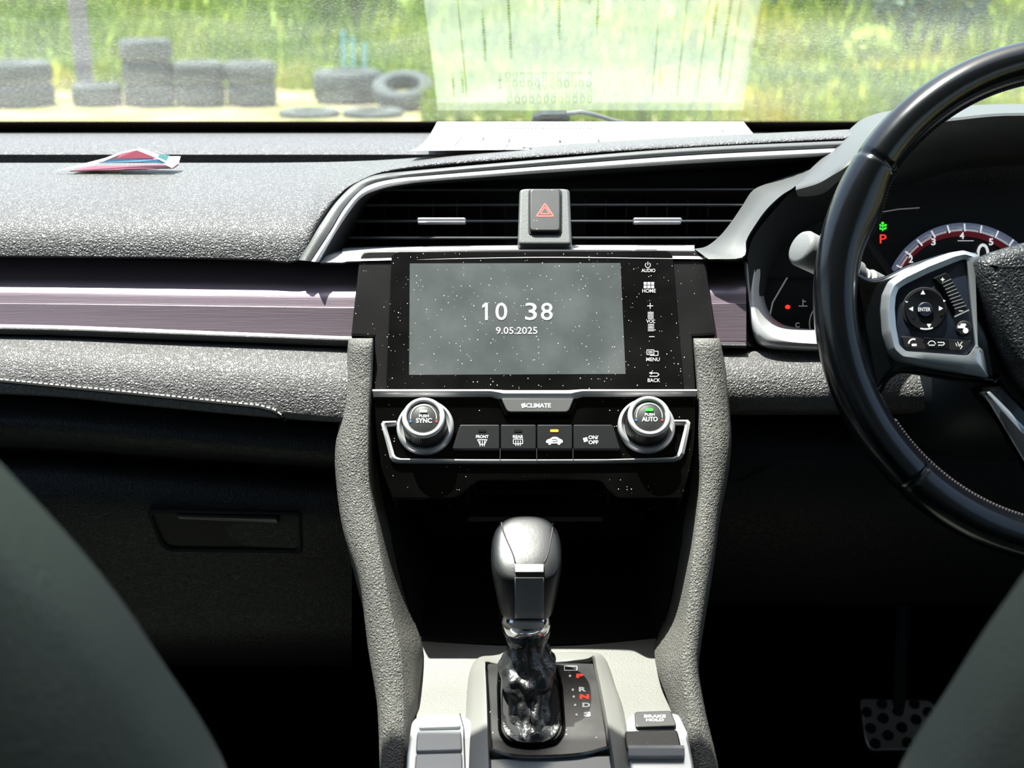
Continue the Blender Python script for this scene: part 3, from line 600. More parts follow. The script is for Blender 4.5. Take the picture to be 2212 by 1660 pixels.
rail(LR, 'l').build('side_rail', K['trimleather'], con, sharp=75); rail(RR, 'r').build('side_rail', K['trimleather'], con, sharp=75)
# pocket under the climate panel
m = M()
Yb = W(1106, 1200, 1.12).y
a_, b_, c_, d_ = W(800, 1000, .99), W(1510, 1000, .99), W(1425, 1392, .962), W(905, 1392, .962)
A2, B2, C2, D2 = [Vector((p.x, Yb+.02, p.z)) for p in (a_, b_, c_, d_)]
A2.z = B2.z = W(1106, 1000, .96).z+.01
m.add([a_, b_, c_, d_, A2, B2, C2, D2], [[4, 5, 6, 7], [0, 3, 7, 4], [1, 5, 6, 2], [3, 2, 6, 7], [0, 4, 5, 1]]); m.build('storage_pocket', K['black'], con, smooth=False)
m = M(); q0 = [W(1045, 1062, 1.0), W(1265, 1062, 1.0), W(1302, 1117, .985), W(1012, 1117, .985)]; m.add(q0+[p+Vector((0, .0, -.004)) for p in q0], [[3, 2, 1, 0], [0, 1, 5, 4], [1, 2, 6, 5], [2, 3, 7, 6], [3, 0, 4, 7], [4, 5, 6, 7]]); m.build('pocket_tray', K['dark'], con, smooth=False)
# silver plate
PP = plyd(1400, .953, 1560, .893)
m = M()
te = [(908, 1384), (1000, 1390), (1087, 1394), (1160, 1395), (1250, 1393), (1340, 1386), (1417, 1378)]
lip = cr(te, 40)
m.loft([[PP.px(p.x, p.y, -.03) for p in lip], [PP.px(p.x, p.y, -.002) for p in lip], [PP.px(p.x, p.y+5, .0015) for p in lip], [PP.px(p.x, p.y+20, .001) for p in lip], [PP.px(p.x, p.y+28, 0) for p in lip],
        [PP.px(905+(p.x-908)*1.04, 1500, 0) for p in lip], [PP.px(895+(p.x-908)*1.14, 1600, 0) for p in lip], [PP.px(880+(p.x-908)*1.22, 1720, 0) for p in lip]])
m.build('silver_plate', K['plate'], con, sharp=50)
# raised arch around the shifter
oa = [(992, 1760), (998, 1640), (1006, 1549), (1009, 1490), (1015, 1450), (1034, 1422), (1087, 1411), (1160, 1409), (1274, 1411), (1309, 1428), (1330, 1485), (1348, 1540), (1362, 1640), (1378, 1760)]
ia = [(1062, 1760), (1057, 1640), (1054, 1549), (1052, 1500), (1050, 1460), (1053, 1444), (1087, 1441), (1160, 1440), (1260, 1441), (1280, 1442), (1286, 1470), (1300, 1540), (1318, 1640), (1335, 1760)]
m = M(); rows = []
for t, h in ((0, 0), (.12, .004), (.35, .007), (.6, .009), (.85, .0115), (.95, .012), (1, .010), (1.0, -.002)):
    f = [Vector(p).lerp(Vector(q), t) for p, q in zip(oa, ia)]; rows.append([PP.px(p.x, p.y, h*min(1, (abs(i-7))*.25+.25) if True else h) for i, p in enumerate(cr([(v.x, v.y, 0) for v in f], 60)) for _ in (0,)])
# softer height at the far end of the arch
rows = []
for t, h in ((0, 0), (.12, .004), (.35, .007), (.6, .009), (.85, .0115), (.95, .012), (1, .010), (1.0, -.002)):
    f = cr([tuple(Vector(p).lerp(Vector(q), t))+(0,) for p, q in zip(oa, ia)], 66)
    rows.append([PP.px(p.x, p.y, h*max(.15, min(1, abs(i-32)/14)) if h > 0 else h) for i, p in enumerate(f)])
m.loft(rows); m.f = [f[::-1] for f in m.f]; m.build('shifter_surround', K['arch'] if 'arch' in K else K['plate'], con, sharp=60)
# gear panel
m = M(); m.prism(PP, rp([(1052, 1442), (1282, 1441), (1300, 1530), (1314, 1626), (1250, 1640), (1150, 1645), (1100, 1641), (1062, 1630)], [4, 4, 0, 6, 0, 0, 0, 6]), -.01, .004, .001); gpn = m.build('gear_panel', K['gearpanel'] if 'gearpanel' in K else K['surround'], con)
m = M(); m.band(PP, cr([(1056, 1628, 0), (1100, 1641, 0), (1155, 1645, 0), (1250, 1640, 0), (1316, 1624, 0)], 24), cr([(1056, 1634, 0), (1100, 1646, 0), (1155, 1650, 0), (1250, 1645, 0), (1317, 1630, 0)], 24), 0, .006, .001); m.build('gear_panel_edge', K['chrome'], con)
m = M(); m.prism(PP, [(1058, 1648), (1318, 1640), (1338, 1770), (1060, 1770)], -.01, .0035, .001); m.build('rear_tray_lid', K['traylid'] if 'traylid' in K else K['greyplastic'], con)
hh = .0043
m = M(); m.line(PP, rect(1219, 1449, 1246, 1458, 1), 1.3, hh, True); m.text(PP, 'R', 1258, 1499, 10, 16, hh, .04); m.text(PP, 'D', 1266, 1533, 10, 17, hh, .04); m.text(PP, 'S', 1268, 1553, 10, 15, hh, .04)
for x, y in ((1231, 1470), (1237, 1500), (1239, 1515), (1242, 1533), (1245, 1554)): m.poly(PP, circ(x, y, 2.6, 10), hh)
m.build('gear_letters', K['white'], gpn, smooth=False)
m = M(); m.text(PP, 'P', 1252, 1470, 9, 15, hh, .05); m.text(PP, 'N', 1262, 1515, 10, 20, hh, .06); m.build('lit_gear_letters', K['red'], gpn, smooth=False)
m = M(); m.prism(PP, rect(1225, 1451, 1240, 1457, 1), .004, hh); m.build('shift_lock_slot', K['black'], gpn)
op = rp([(1076, 1447), (1205, 1447), (1216, 1500), (1222, 1592), (1205, 1618), (1150, 1630), (1095, 1620), (1076, 1596), (1073, 1500)], [12, 12, 0, 14, 14, 30, 14, 14, 0])
cxo, cyo = 1147, 1535
ii = [(cxo+(x-cxo)*.9, cyo+(y-cyo)*.94) for x, y in op]
m = M(); m.ring(PP, op, ii, 0, .006, .0015); m.build('boot_ring', K['piano'], con, sharp=60)
m = M(); m.prism(PP, ii, 0, .0046); m.build('boot_well', K['black'], con)
# switch blocks on either side
def block(pts, inner, name):
    mm = M(); mm.prism(PP, pts, -.005, .006, .002); return mm.build(name, K['blockm'] if 'blockm' in K else K['satin'], con)
swl = block(rp([(890, 1572), (902, 1560), (1000, 1556), (1024, 1575), (1032, 1640), (1036, 1770), (872, 1770), (880, 1640)], [8, 8, 10, 12, 0, 0, 0, 0]), None, 'switch_bezel')
for q in ([(907, 1564), (992, 1562), (996, 1589), (904, 1592)], [(902, 1597), (997, 1595), (999, 1640), (899, 1643)], [(899, 1648), (999, 1645), (1001, 1700), (895, 1700)]):
    m = M(); m.prism(PP, rp(q, 7), .004, .0085, .001); m.build('blank_switch', K['blank'] if 'blank' in K else K['greyplastic'], con)
m = M(); m.line(PP, [(994, 1561), (1002, 1590), (1006, 1700)], 2.5, .0083); m.build('switch_gap', K['black'], con, smooth=False)
swr = block(rp([(1352, 1570), (1362, 1556), (1448, 1552), (1466, 1556), (1484, 1595), (1497, 1660), (1512, 1770), (1365, 1770), (1358, 1640)], [8, 8, 0, 10, 0, 0, 0, 0, 0]), None, 'switch_bezel')
m = M(); m.prism(PP, rp([(1369, 1557), (1448, 1554), (1461, 1588), (1371, 1591)], [7, 7, 7, 7]), .004, .0088, .001); bh = m.build('brake_hold_button', K['darkbtn'] if 'darkbtn' in K else K['visor'], con)
m = M(); m.text(PP, 'BRAKE', 1413, 1568, 6, 46, .0091, .03); m.text(PP, 'HOLD', 1413, 1576, 6, 38, .0091, .03); m.build('brake_hold_lettering', K['white'], bh, smooth=False)
m = M(); m.prism(PP, rp([(1348, 1594), (1462, 1590), (1471, 1632), (1352, 1636)], 8), .004, .0066, .001); m.build('parking_brake_well', K['piano'], con)
m = M(); m.band(PP, [(x, 1634) for x in range(1355, 1476, 10)], [(x+2, 1656) for x in range(1355, 1476, 10)], .004, .0105, .002); m.build('parking_brake_switch', K['blockm'], con, sharp=40)

# ------------------------------------------------------------------ gear shifter
gs = thing('gear_shifter', 'black leather gear lever with sunlit top and wrinkled glossy boot', 'gear lever', PP.px(1145, 1560))
def sect(cx, cy, d, rx, ry, pw=3.0, n=40, tilt=.0, wr=0, seed=0):
    c = W(cx, cy, d); out = []
    for k in range(n):
        a = 2*PI*k/n; ca, sa = math.cos(a), math.sin(a); f = (abs(ca)**pw+abs(sa)**pw)**(-1/pw)
        w_ = 1+wr*(mnoise.noise(Vector((ca*2.2, sa*2.2, seed))))
        out.append(c+Vector((rx*f*ca*w_, ry*f*sa*w_, tilt*ry*f*sa)))
    return out
q_ = lambda p, d: p*d/F
D0 = .868
from mathutils.bvhtree import BVHTree
def knc(y):
    r = W(1137, y, 1)-CAM; return .812/r.y
kn = [(1166, .35, .35, 2.4), (1168, .62, .62, 2.4), (1172, .84, .82, 2.6), (1180, .965, .94, 2.7), (1193, 1.0, 1.0, 2.8), (1212, 1.0, 1.0, 3), (1240, .95, .97, 3.2), (1275, .86, .92, 3.2), (1300, .79, .86, 3.2), (1311, .76, .84, 3.2), (1315, .68, .76, 3)]
rx0 = q_(78, .875); ry0 = .026; rows = []
for (y, fx, fy, pw), tl in zip(kn, (.5, .5, .5, .45, .3, .12, 0, 0, 0, 0, 0)): rows.append(sect(1137, y, knc(y), rx0*fx, ry0*fy, pw, 48, tilt=tl))
m = M(); m.loft(rows[::-1], close=True, caps=True); kb = m.build('knob', K['knob'], gs, sharp=80, sub=1)
BV = BVHTree.FromPolygons(m.v, m.f)
def face(x, y, off=0):
    r = (W(x, y, 1)-CAM).normalized(); h = BV.ray_cast(CAM, r)[0]
    if h is None: h = CAM+r*.9
    return h-r*off
cs = [1112, 1113, 1120, 1130, 1143, 1156, 1166, 1174, 1175]
m = M(); m.loft([[face(x, y, -.001 if k in (0, 8) or j in (0, 7) else .0028) for k, x in enumerate(cs)] for j, y in enumerate((1248, 1249, 1265, 1285, 1300, 1320, 1336, 1337))]); m.build('face_plate', K['facep'], gs, sharp=60)
m = M(); m.loft([[face(x, y, -.001 if k in (0, 8) or j in (0, 4) else .0032) for k, x in enumerate(cs)] for j, y in enumerate((1219, 1220, 1228, 1236, 1237))]); m.build('release_button', K['relb'], gs, sharp=60)
m = M()
for xs in ([(1083, 1130), (1087, 1147), (1096, 1170), (1105, 1190), (1110, 1204), (1113, 1216)], [(1195, 1130), (1193, 1147), (1189, 1170), (1185, 1190), (1181, 1204), (1175, 1216)]):
    m.tube([face(v.x, v.y, .0001) for v in cr([(a, b, 0) for a, b in xs], 30)], .0006, 6)
m.build('knob_seams', K['darkthread'], gs)
rows = [sect(1137, 1310, knc(1310), q_(50, .89), .019, 3, 24), sect(1137, 1318, knc(1318), q_(54, .89), .021, 3, 24), sect(1137, 1334, knc(1334), q_(59, .89), .021, 2.6, 24), sect(1137, 1348, knc(1348), q_(55, .89), .020, 2.4, 24), sect(1137, 1358, knc(1358), q_(52, .89), .018, 2.2, 24)]
m = M(); m.loft(rows[::-1], close=True, caps=True); m.build('collar', K['chrome'], gs, sharp=30)
BV = BVHTree.FromPolygons(m.v, m.f)
m = M(); m.loft([[face(x, y, o) for x in xs] for y, xs, o in ((1338, (1113, 1122, 1152, 1169), .002), (1346, (1107, 1118, 1156, 1175), .004), (1356, (1107, 1118, 1156, 1175), .003), (1360, (1112, 1122, 1152, 1170), .0005))]); m.build('collar_badge', K['satin'], gs, sharp=20)
bt_ = [(1354, 55, .019, 2.2), (1370, 50, .018, 2.2), (1388, 42, .016, 2), (1408, 46, .019, 2), (1430, 60, .025, 2.2), (1450, 62, .026, 2.2), (1470, 53, .023, 2.2), (1492, 47, .022, 2.2), (1520, 46, .024, 2.3), (1545, 48, .027, 2.6)]
rows = []
for k, (y, rx, ry, pw) in enumerate(cr3([tuple(b) for b in bt_], 56)):
    Yc = .812-.026*max(0, (y-1354)/200); r = W(1142, y, 1)-CAM; t = Yc/r.y
    rows.append(sect(1137+8*(y-1354)/190, y, t, q_(rx, .89), ry, pw, 96, wr=.26*min(1, (y-1354)/60), seed=k*.15))
base = rows[-1]; ringp = []
for k in range(96):
    a = 2*PI*k/96; ca_, sa_ = math.cos(a), math.sin(a); f = (abs(ca_)**3+abs(sa_)**3)**(-1/3)
    ringp.append(PP.px(1147, 1537, .0062)+PP.u*(.0205*f*ca_)+PP.v*(.0335*f*sa_))
for t in (.3, .55, .8, 1):
    rows.append([p.lerp(q, t)+Vector((0, 0, (.006*t*(1-t)*4+.006*mnoise.noise(Vector((p.x*150, p.y*90, t*2))))*(1-t) if t < 1 else 0)) for p, q in zip(base, ringp)])
m = M(); m.loft(rows[::-1], close=True); m.build('boot', K['boot'], gs, sharp=0)
m = M(); m.tube([r[72]+Vector((0, -.0005, .0003)) for r in rows], .0006, 6); m.build('boot_seam', K['darkthread'], gs)
# ------------------------------------------------------------------ glove box
gb = thing('glove_box', 'shadowed black grained glove box below the padded passenger trim', 'glove box', W(300, 1420, 1.08))
yt = [[(0, 978), (700, 1030)], [(0, 992), (700, 1045)], [(0, 1030), (700, 1082)], [(0, 1100), (700, 1140)], [(0, 1250), (700, 1260)], [(0, 1420), (700, 1420)], [(0, 1440), (700, 1440)]]
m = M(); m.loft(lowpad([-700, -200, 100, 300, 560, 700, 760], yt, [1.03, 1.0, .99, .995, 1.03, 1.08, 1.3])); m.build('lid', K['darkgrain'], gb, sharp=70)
GP = plyd(1100, .99, 1190, 1.012)
o1 = rp([(318, 1096), (652, 1102), (656, 1190), (352, 1186)], [14, 14, 14, 26]); cx_, cy_ = 490, 1144
i1 = [(cx_+(x-cx_)*.95, cy_+(y-cy_)*.86) for x, y in o1]
m = M(); m.ring(GP, o1, i1, 0, .0035, .001); h_ = m.build('handle', K['dark'], gb)
m = M(); m.prism(GP, i1, 0, .0015); m.build('handle_recess', K['black'], h_)
m = M(); m.prism(GP, rp([(385, 1104), (600, 1110), (606, 1122), (390, 1113)], 3), .001, .006, .001); m.build('handle_lever', K['ventslat'], h_)

# ------------------------------------------------------------------ instrument cluster
ic = thing('instrument_cluster', 'instrument cluster with rev counter ring seen through the steering wheel', 'instrument cluster', W(2080, 700, 1.1))
IP = plyd(450, 1.115, 700, 1.10)
m = M(); m.prism(IP, [(1560, 400), (2700, 400), (2700, 860), (1560, 860)], -.01, 0); m.build('gauge_face', K['gface'] if 'gface' in K else K['black'], ic, smooth=False)
ca, cb2 = IP.at(2083, 655); Rr = abs(IP.at(2083-173, 655)[0]-ca)
def ang(al, r, h=0): return IP.P(ca+r*math.sin(al), cb2+r*math.cos(al), h)
K['ringglow'] = mat('gauge_ring', (.3, .33, .42), .3, .6, emit=(.45, .55, .85), es=.12)
m = M(); rows = [[ang(-2.2+4.4*k/80, r, h) for k in range(81)] for r, h in ((Rr, .002), (Rr*1.0, .008), (Rr*.965, .010), (Rr*.93, .006), (Rr*.93, .001))]; m.loft(rows[::-1]); m.f = [f[::-1] for f in m.f]; m.build('gauge_ring', K['ringglow'], ic, sharp=80)
tk = M()
for k in range(-8, 9):
    al = math.radians(12.6*k); 
    def q4(al, r0, r1, w, h=.0105): return [ang(al-w/r0, r0, h), ang(al+w/r0, r0, h), ang(al+w/r1, r1, h), ang(al-w/r1, r1, h)]
    tk.add(q4(al, Rr*.88, Rr*.98, .0007), [[0, 1, 2, 3][::-1]])
    for j in range(1, 10):
        a2 = al+math.radians(1.26*j); tk.add(q4(a2, Rr*.90, Rr*.925, .00028, .0065), [[3, 2, 1, 0]])
for n_, al in ((1, -75.5), (2, -50), (3, -25), (4, 0), (5, 25), (6, 50), (7, 75)):
    p = cam_px(ang(math.radians(al), Rr*.855)); tk.text(IP, str(n_), p[0], p[1], 15, 9.5, .003, .03)
tk.text(IP, '0', 2122, 552, 50, 28, .0015, .0)
tk.line(IP, [(2068, 521), (2102, 521)], 1.2, .001)
tk.build('gauge_marks', K['lit'], ic, smooth=False)
K['redglow'] = mat('red_glow_band', (.10, .004, .008), .5, emit=(.5, .01, .03), es=.07)
m = M(); m.loft([[ang(-2.2+4.4*k/80, Rr*.925, .0012) for k in range(81)], [ang(-2.2+4.4*k/80, Rr*.85, .0012) for k in range(81)]]); m.build('red_band', K['redglow'], ic)
m = M(); m.text(IP, 'P', 1907, 517, 19, 14, .001, .0); m.build('gear_indicator', K['red'], ic, smooth=False); m = M(); m.poly(IP, circ(1701, 664, 5.5, 12, 4.5), .001); m.build('red_warning_light', K['red'], ic, smooth=False)
m = M()
for x, y, sx in ((1906, 485, 1), ): 
    m.poly(IP, circ(1906, 483, 3, 10), .001)
    for s in (-1, 1):
        m.poly(IP, [(1906, 490), (1906+s*5, 485), (1906+s*9.5, 486), (1906+s*7, 490)], .001); m.poly(IP, [(1906, 497), (1906+s*5, 492), (1906+s*9.5, 492), (1906+s*6, 497)], .001)
    m.line(IP, [(1906, 484), (1906, 500)], 1.8, .001)
m.build('eco_light', K['green'], ic, smooth=False)
K['dimmark'] = mat('dim_mark', (.2, .2, .2), .5, emit=(.8, .8, .8), es=.12)
m = M(); m.line(IP, [(1660, 692), (1668, 655), (1700, 600), (1725, 580), (1760, 570)], 3, .002); m.text(IP, 'C', 1722, 703, 11, 9, .001, .02); m.line(IP, [(1734, 648), (1734, 661)], 2, .001); m.line(IP, [(1725, 662), (1743, 662)], 2, .001); m.line(IP, [(1735, 652), (1740, 652)], 2, .001)
m.build('temperature_gauge', K['dimmark'], ic, smooth=False); m = M(); m.line(IP, arc(1800, 700, 52, 150, 260), 2, .001); m.build('gauge_arc', K['dimmark'], ic, smooth=False); m = M(); m.line(IP, [(1905, 459), (1940, 453), (1985, 450)], 2, .0012); m.build('face_edge_line', K['dimmark'], ic, smooth=False)
m = M(); m.tube([W(x, y, 1.06) for x, y in ((1875, 520), (1905, 565), (1930, 600))], .003, 8); m.build('gauge_divider', K['dark'], ic)

# ------------------------------------------------------------------ steering wheel
sv = Vector((0, math.sin(math.radians(21)), math.cos(math.radians(21))))
SW = Pl(W(2329, 655, .895), Vector((1, 0, 0)), sv)
import numpy as np
pts = [SW.at(*p) for p in ((1757, 640), (2212, 95), (2212, 1215), (1840, 335), (1945, 1062), (1781, 470), (1795, 830))]
Am = np.array([[2*x, 2*y, 1] for x, y in pts]); bm_ = np.array([x*x+y*y for x, y in pts]); sol_ = np.linalg.lstsq(Am, bm_, rcond=None)[0]
ca, cb_ = sol_[0], sol_[1]; RO = math.sqrt(sol_[2]+ca*ca+cb_*cb_); print('WHEEL', ca, cb_, RO)
SW = Pl(SW.P(ca, cb_), SW.u, SW.v)
sw = thing('steering_wheel', 'black leather steering wheel with silver-framed thumb controls', 'steering wheel', SW.P(0, 0, -.02))
hw = .0150; RC = RO-hw
NS = 720; NP = 24
rows = []; seams = [math.radians(a) for a in (146, 226, 34, -46)]
for i in range(NS):
    a = 2*PI*i/NS; adeg = math.degrees(a) % 360
    g_ = max(math.exp(-((adeg-s) % 360 if (adeg-s) % 360 < 180 else 360-(adeg-s) % 360)**2/(2*.4**2)) for s in (146, 226, 34, 314))
    bul = sum(math.exp(-(((adeg-s+180) % 360)-180)**2/(2*6**2)) for s in (158, 22))*.005
    ring_ = []
    for k in range(NP):
        t = 2*PI*k/NP; rr = math.cos(t); hh = math.sin(t)
        x = RC+rr*(hw*(1-.085*g_))-(bul if rr < 0 else 0)*abs(rr); z = hh*.0175*(1-.085*g_)
        ring_.append(SW.P(x*math.cos(a), x*math.sin(a), z))
    rows.append(ring_)
m = M(); m.loft(rows, close=True, cyc=True); m.build('rim', K['rim'], sw, sharp=0)
for lo_a, hi_a in ((17, 163), (212, 328)):
    m = M()
    for i in range(0, 420):
        a = 2*PI*i/420; adeg = math.degrees(a)
        if not lo_a < adeg < hi_a: continue
        r = RC-hw-(.005*math.exp(-((adeg-158)/6)**2/2)+.005*math.exp(-((adeg-22)/6)**2/2))+.0006
        a1 = a+.011; m.tube([SW.P(r*math.cos(a), r*math.sin(a), .0035), SW.P(r*math.cos(a1), r*math.sin(a1), .0060)], .0009, 5)
    m.build('rim_stitching', K['darkthread'], sw)
def both(fn):   # left side and its mirror image on the right spoke
    for s in (1, -1): fn(s)
def loc(pts, s): return [(s*SW.at(x, y)[0], SW.at(x, y)[1]) for x, y in pts]
spoke = rp([(1822, 560), (1850, 588), (1880, 604), (1910, 598), (1960, 572), (2045, 545), (2110, 545), (2160, 830), (2072, 822), (1990, 808), (1940, 806), (1915, 826), (1900, 862), (1850, 850), (1805, 700)], [4, 18, 18, 20, 20, 20, 4, 4, 20, 30, 24, 20, 14, 20, 20])
bzo = rp([(2108, 556), (2072, 545), (2042, 550), (1992, 568), (1940, 592), (1912, 612), (1899, 640), (1896, 672), (1900, 725), (1911, 765), (1930, 783), (1992, 796), (2072, 809), (2126, 818), (2114, 759), (2100, 748)], 6, 3)
bzi = rp([(2076, 566), (2067, 566), (2050, 572), (1992, 596), (1945, 619), (1930, 629), (1924, 645), (1922, 672), (1925, 711), (1932, 749), (1946, 762), (1992, 765), (2072, 771), (2082, 769), (2090, 758), (2096, 750)], 5, 3)
def spk(s):
    m = M(); m.prism(SW, loc(spoke, s), -.012, .006, .006, 4, True); m.build('spoke', K['rim'], sw, sharp=60)
    o, i = loc(bzo, s), loc(bzi, s)
    mid = [((a[0]*.5+b[0]*.5), (a[1]*.5+b[1]*.5)) for a, b in zip(o, i)]
    rows = [[SW.P(*p, h) for p in r] for r, h in ((o, .002), (o, .0085), (mid, .0125), (i, .0115), (i, .004))]
    m = M(); m.loft(rows, close=True, cyc=True)
    if s < 0: m.f = [f[::-1] for f in m.f]
    m.build('silver_bezel', K['bezel'] if 'bezel' in K else K['satin'], sw, sharp=55)
    m = M(); m.prism(SW, loc(rp([(2074, 560), (1992, 592), (1942, 617), (1927, 630), (1920, 655), (1921, 711), (1929, 750), (1944, 764), (2072, 774), (2098, 750)], 4), s), .003, .0095, .0008, 2, True); return m.build('control_panel', K['swpanel'], sw, sharp=50)
cp_ = spk(1)
m = M(); x_, y_ = SW.at(1987, 673); R = lambda p: p*.895/F
m.lathe(SW, x_, y_, [(R(48), .0095), (R(48), .0102), (R(46), .0105)], 48, 1.02); m.build('direction_pad_ring', K['black'], cp_)
m = M(); m.lathe(SW, x_, y_, [(R(44), .0100), (R(42), .0118), (R(30), .0112), (R(18), .0105)], 48, 1.02); dp = m.build('direction_pad', K['btn'], cp_, sharp=60)
m = M(); m.lathe(SW, x_, y_, [(R(17), .0100), (R(16), .0120), (R(14), .0124)], 32); m.build('enter_button', K['swpanel'], cp_)
hh = .0128
m = M(); m.text(SW, 'ENTER', 1984, 673, 8, 26, hh, .01)
m.poly(SW, [(1981, 632), (1976, 641), (1986, 641)], hh); m.poly(SW, [(1994, 713), (1989, 704), (1999, 704)], hh); m.poly(SW, [(1951, 672), (1960, 667), (1960, 677)], hh); m.poly(SW, [(2024, 671), (2015, 666), (2015, 676)], hh)
m.line(SW, arc(1987, 673, 42, 70, 105), 3, hh); m.poly(SW, [(1943, 655), (1950, 657), (1946, 659)], hh); m.poly(SW, [(2030, 655), (2024, 652), (2025, 657)], hh)
m.text(SW, '+', 2024, 609, 8, 8, hh-.001, .03); m.line(SW, [(2059, 676), (2067, 676)], 1.5, hh-.001); m.build('control_symbols', K['white'], cp_, smooth=False)
m = M(); m.prism(SW, loc(rp([(2003, 606), (2032, 593), (2040, 600), (2062, 640), (2080, 675), (2050, 690), (2046, 660), (2030, 630)], 4), 1), .009, .0112, .0008, 2, True); vr = m.build('volume_slider', K['btn'], cp_)
m = M()
for k in range(9):
    t = k/8; m.line(SW, [(2023+27*t, 617+54*t-0), (2042+32*t, 608+56*t)], 1.4, .0116)
m.line(SW, [(2050, 688), (2080, 674)], 3, .0116); m.build('slider_ridges', K['satin'], cp_, smooth=False)
m = M(); x2, y2 = SW.at(2071, 713); m.lathe(SW, x2, y2, [(R(17), .0095), (R(17), .0108), (R(14), .0115)], 28); m.build('display_button', K['black'], cp_)
m = M(); m.poly(SW, circ(2073, 718, 6, 14), .0118); m.poly(SW, rect(2056, 707, 2072, 713, 2), .0118); m.poly(SW, rect(2062, 703, 2074, 708, 2), .0118); m.build('display_symbol', K['white'], cp_, smooth=False)
m = M(); m.prism(SW, loc(rp([(1936, 729), (2000, 735), (2040, 737), (2088, 738), (2082, 752), (2070, 762), (2000, 760), (1945, 756)], 5), 1), .009, .0108, .0008, 2, True); m.build('phone_buttons', K['black'], cp_)
m = M(); m.prism(SW, loc([(1984, 732), (2038, 736), (2039, 757), (1990, 757)], 1), .010, .0112, .0004, 2, True); m.build('hang_up_button', K['btn2'] if 'btn2' in K else K['btn'], cp_)
m = M(); hh = .0116
m.line(SW, arc(1962, 746, 10, 185, 290), 3.2, hh); m.poly(SW, rect(1958, 746, 1969, 751, 2), hh)
m.line(SW, arc(2001, 748, 8, 190, 350), 1.6, hh); m.line(SW, [(1995, 749), (2007, 749)], 2, hh); m.line(SW, [(2014, 743), (2026, 743), (2028, 746), (2025, 749), (2015, 749)], 1.8, hh)
m.line(SW, [(2052, 745), (2055, 751)], 1.4, hh); m.line(SW, [(2056, 742), (2060, 752)], 1.4, hh); m.line(SW, [(2066, 742), (2061, 748), (2066, 752), (2062, 757)], 1.6, hh); m.build('phone_symbols', K['white'], cp_, smooth=False)
spk(-1)
hub = [(2088, 574), (2100, 562), (2125, 551), (2204, 527), (2329, 515)]; hub2 = [(2260, 905), (2204, 846), (2151, 770), (2125, 711), (2100, 640)]
hl = loc(hub, 1)+[(-x, y) for x, y in loc(hub, 1)[::-1]][1:]+[(-x, y) for x, y in loc(hub2[::-1], 1)]+loc(hub2, 1)
m = M(); m.prism(SW, rp(hl, .012), -.02, .024, .012, 6, True); m.build('airbag_cover', K['rimgrain'], sw, sharp=0)
def lower(s):
    m = M(); m.prism(SW, loc(rp([(2100, 835), (2160, 830), (2290, 960), (2310, 1150), (2290, 1180), (2260, 1150), (2215, 975)], 8), s), -.010, .004, .003, 3, True); m.build('lower_spoke', K['gloss'], sw)
    m = M(); m.prism(SW, loc(rp([(2111, 848), (2130, 845), (2205, 920), (2265, 985), (2290, 1130), (2272, 1130), (2245, 1000), (2205, 960)], 5), s), .002, .008, .0025, 3, True); m.build('spoke_trim', K['bezel'] if 'bezel' in K else K['satin'], sw)
both(lower)
sc = thing('steering_column', 'dark plastic steering column shroud behind the steering wheel', 'steering column', SW.P(0, -.05, -.1))
m = M(); rows = []
for h, wx, wy, oy in ((-.03, .055, .05, -.02), (-.05, .085, .065, -.03), (-.12, .10, .08, -.035), (-.22, .11, .09, -.04)):
    rows.append([SW.P(wx*math.copysign(abs(math.cos(t))**.6, math.cos(t)), oy+wy*math.copysign(abs(math.sin(t))**.6, math.sin(t)), h) for t in [2*PI*k/36 for k in range(36)]])
m.loft(rows, close=True, caps=True); m.build('shroud', K['shroud'] if 'shroud' in K else K['darkgrain'], sc, sharp=60)
# stalk
a0, a1 = W(1726, 533, .925), W(2040, 690, .985); ax = (a1-a0).normalized()
sth = thing('indicator_stalk', 'grey round-ended indicator stalk poking out left of the wheel rim', 'stalk', a1)
stp = Pl(a0, ax.cross(Vector((0, 0, 1))).normalized(), Vector((0, 0, 1))); pts_ = []; rad = []
for t, r in ((0, .0098), (.0012, .0122), (.0035, .0134), (.03, .0128), (.055, .0104), (.056, .0075), (.066, .0075), (.067, .0092), (.085, .0088), (.12, .008)):
    pts_.append(a0+ax*t); rad.append(r)
m = M(); m.tube(pts_[:5], rad[:5], 28); m.build('tip', K['cap'], sth, sharp=40)
m = M(); m.tube(pts_[4:], rad[4:], 24); m.build('shaft', K['cap'], sth, sharp=40)
m = M()
for t in (.060, .064): m.tube([a0+ax*t, a0+ax*(t+.0016)], .0079, 24)
m.build('ring_marks', K['white'], sth)

# ------------------------------------------------------------------ brake pedal
bp = thing('brake_pedal', 'perforated metal brake pedal down in the dark footwell', 'pedal', W(1930, 1565, 1.38))
BP = plyd(1500, 1.4, 1620, 1.35)
m = M(); m.prism(BP, rp([(1856, 1508), (2010, 1512), (2050, 1560), (2030, 1620), (1880, 1622), (1868, 1600)], 12), -.006, 0, .002); m.build('pad', K['alu'], bp)
m = M()
for x, y in ((1872, 1540), (1905, 1522), (1940, 1538), (1908, 1553), (1880, 1575), (1918, 1590), (1948, 1573), (1975, 1522), (1978, 1556), (1890, 1608), (1960, 1606), (2005, 1540), (2010, 1580)):
    a_1, b_1 = BP.at(x, y); m.lathe(BP, a_1, b_1, [(.0058, 0), (.0055, .0025), (.003, .003)], 16)
m.build('rubber_studs', K['black'], bp)
m = M(); m.tube([W(1940, 1540, 1.39), W(1950, 1300, 1.45), W(1960, 1150, 1.52), W(1960, 1000, 1.68)], .008, 8); m.build('arm', K['black'], bp)

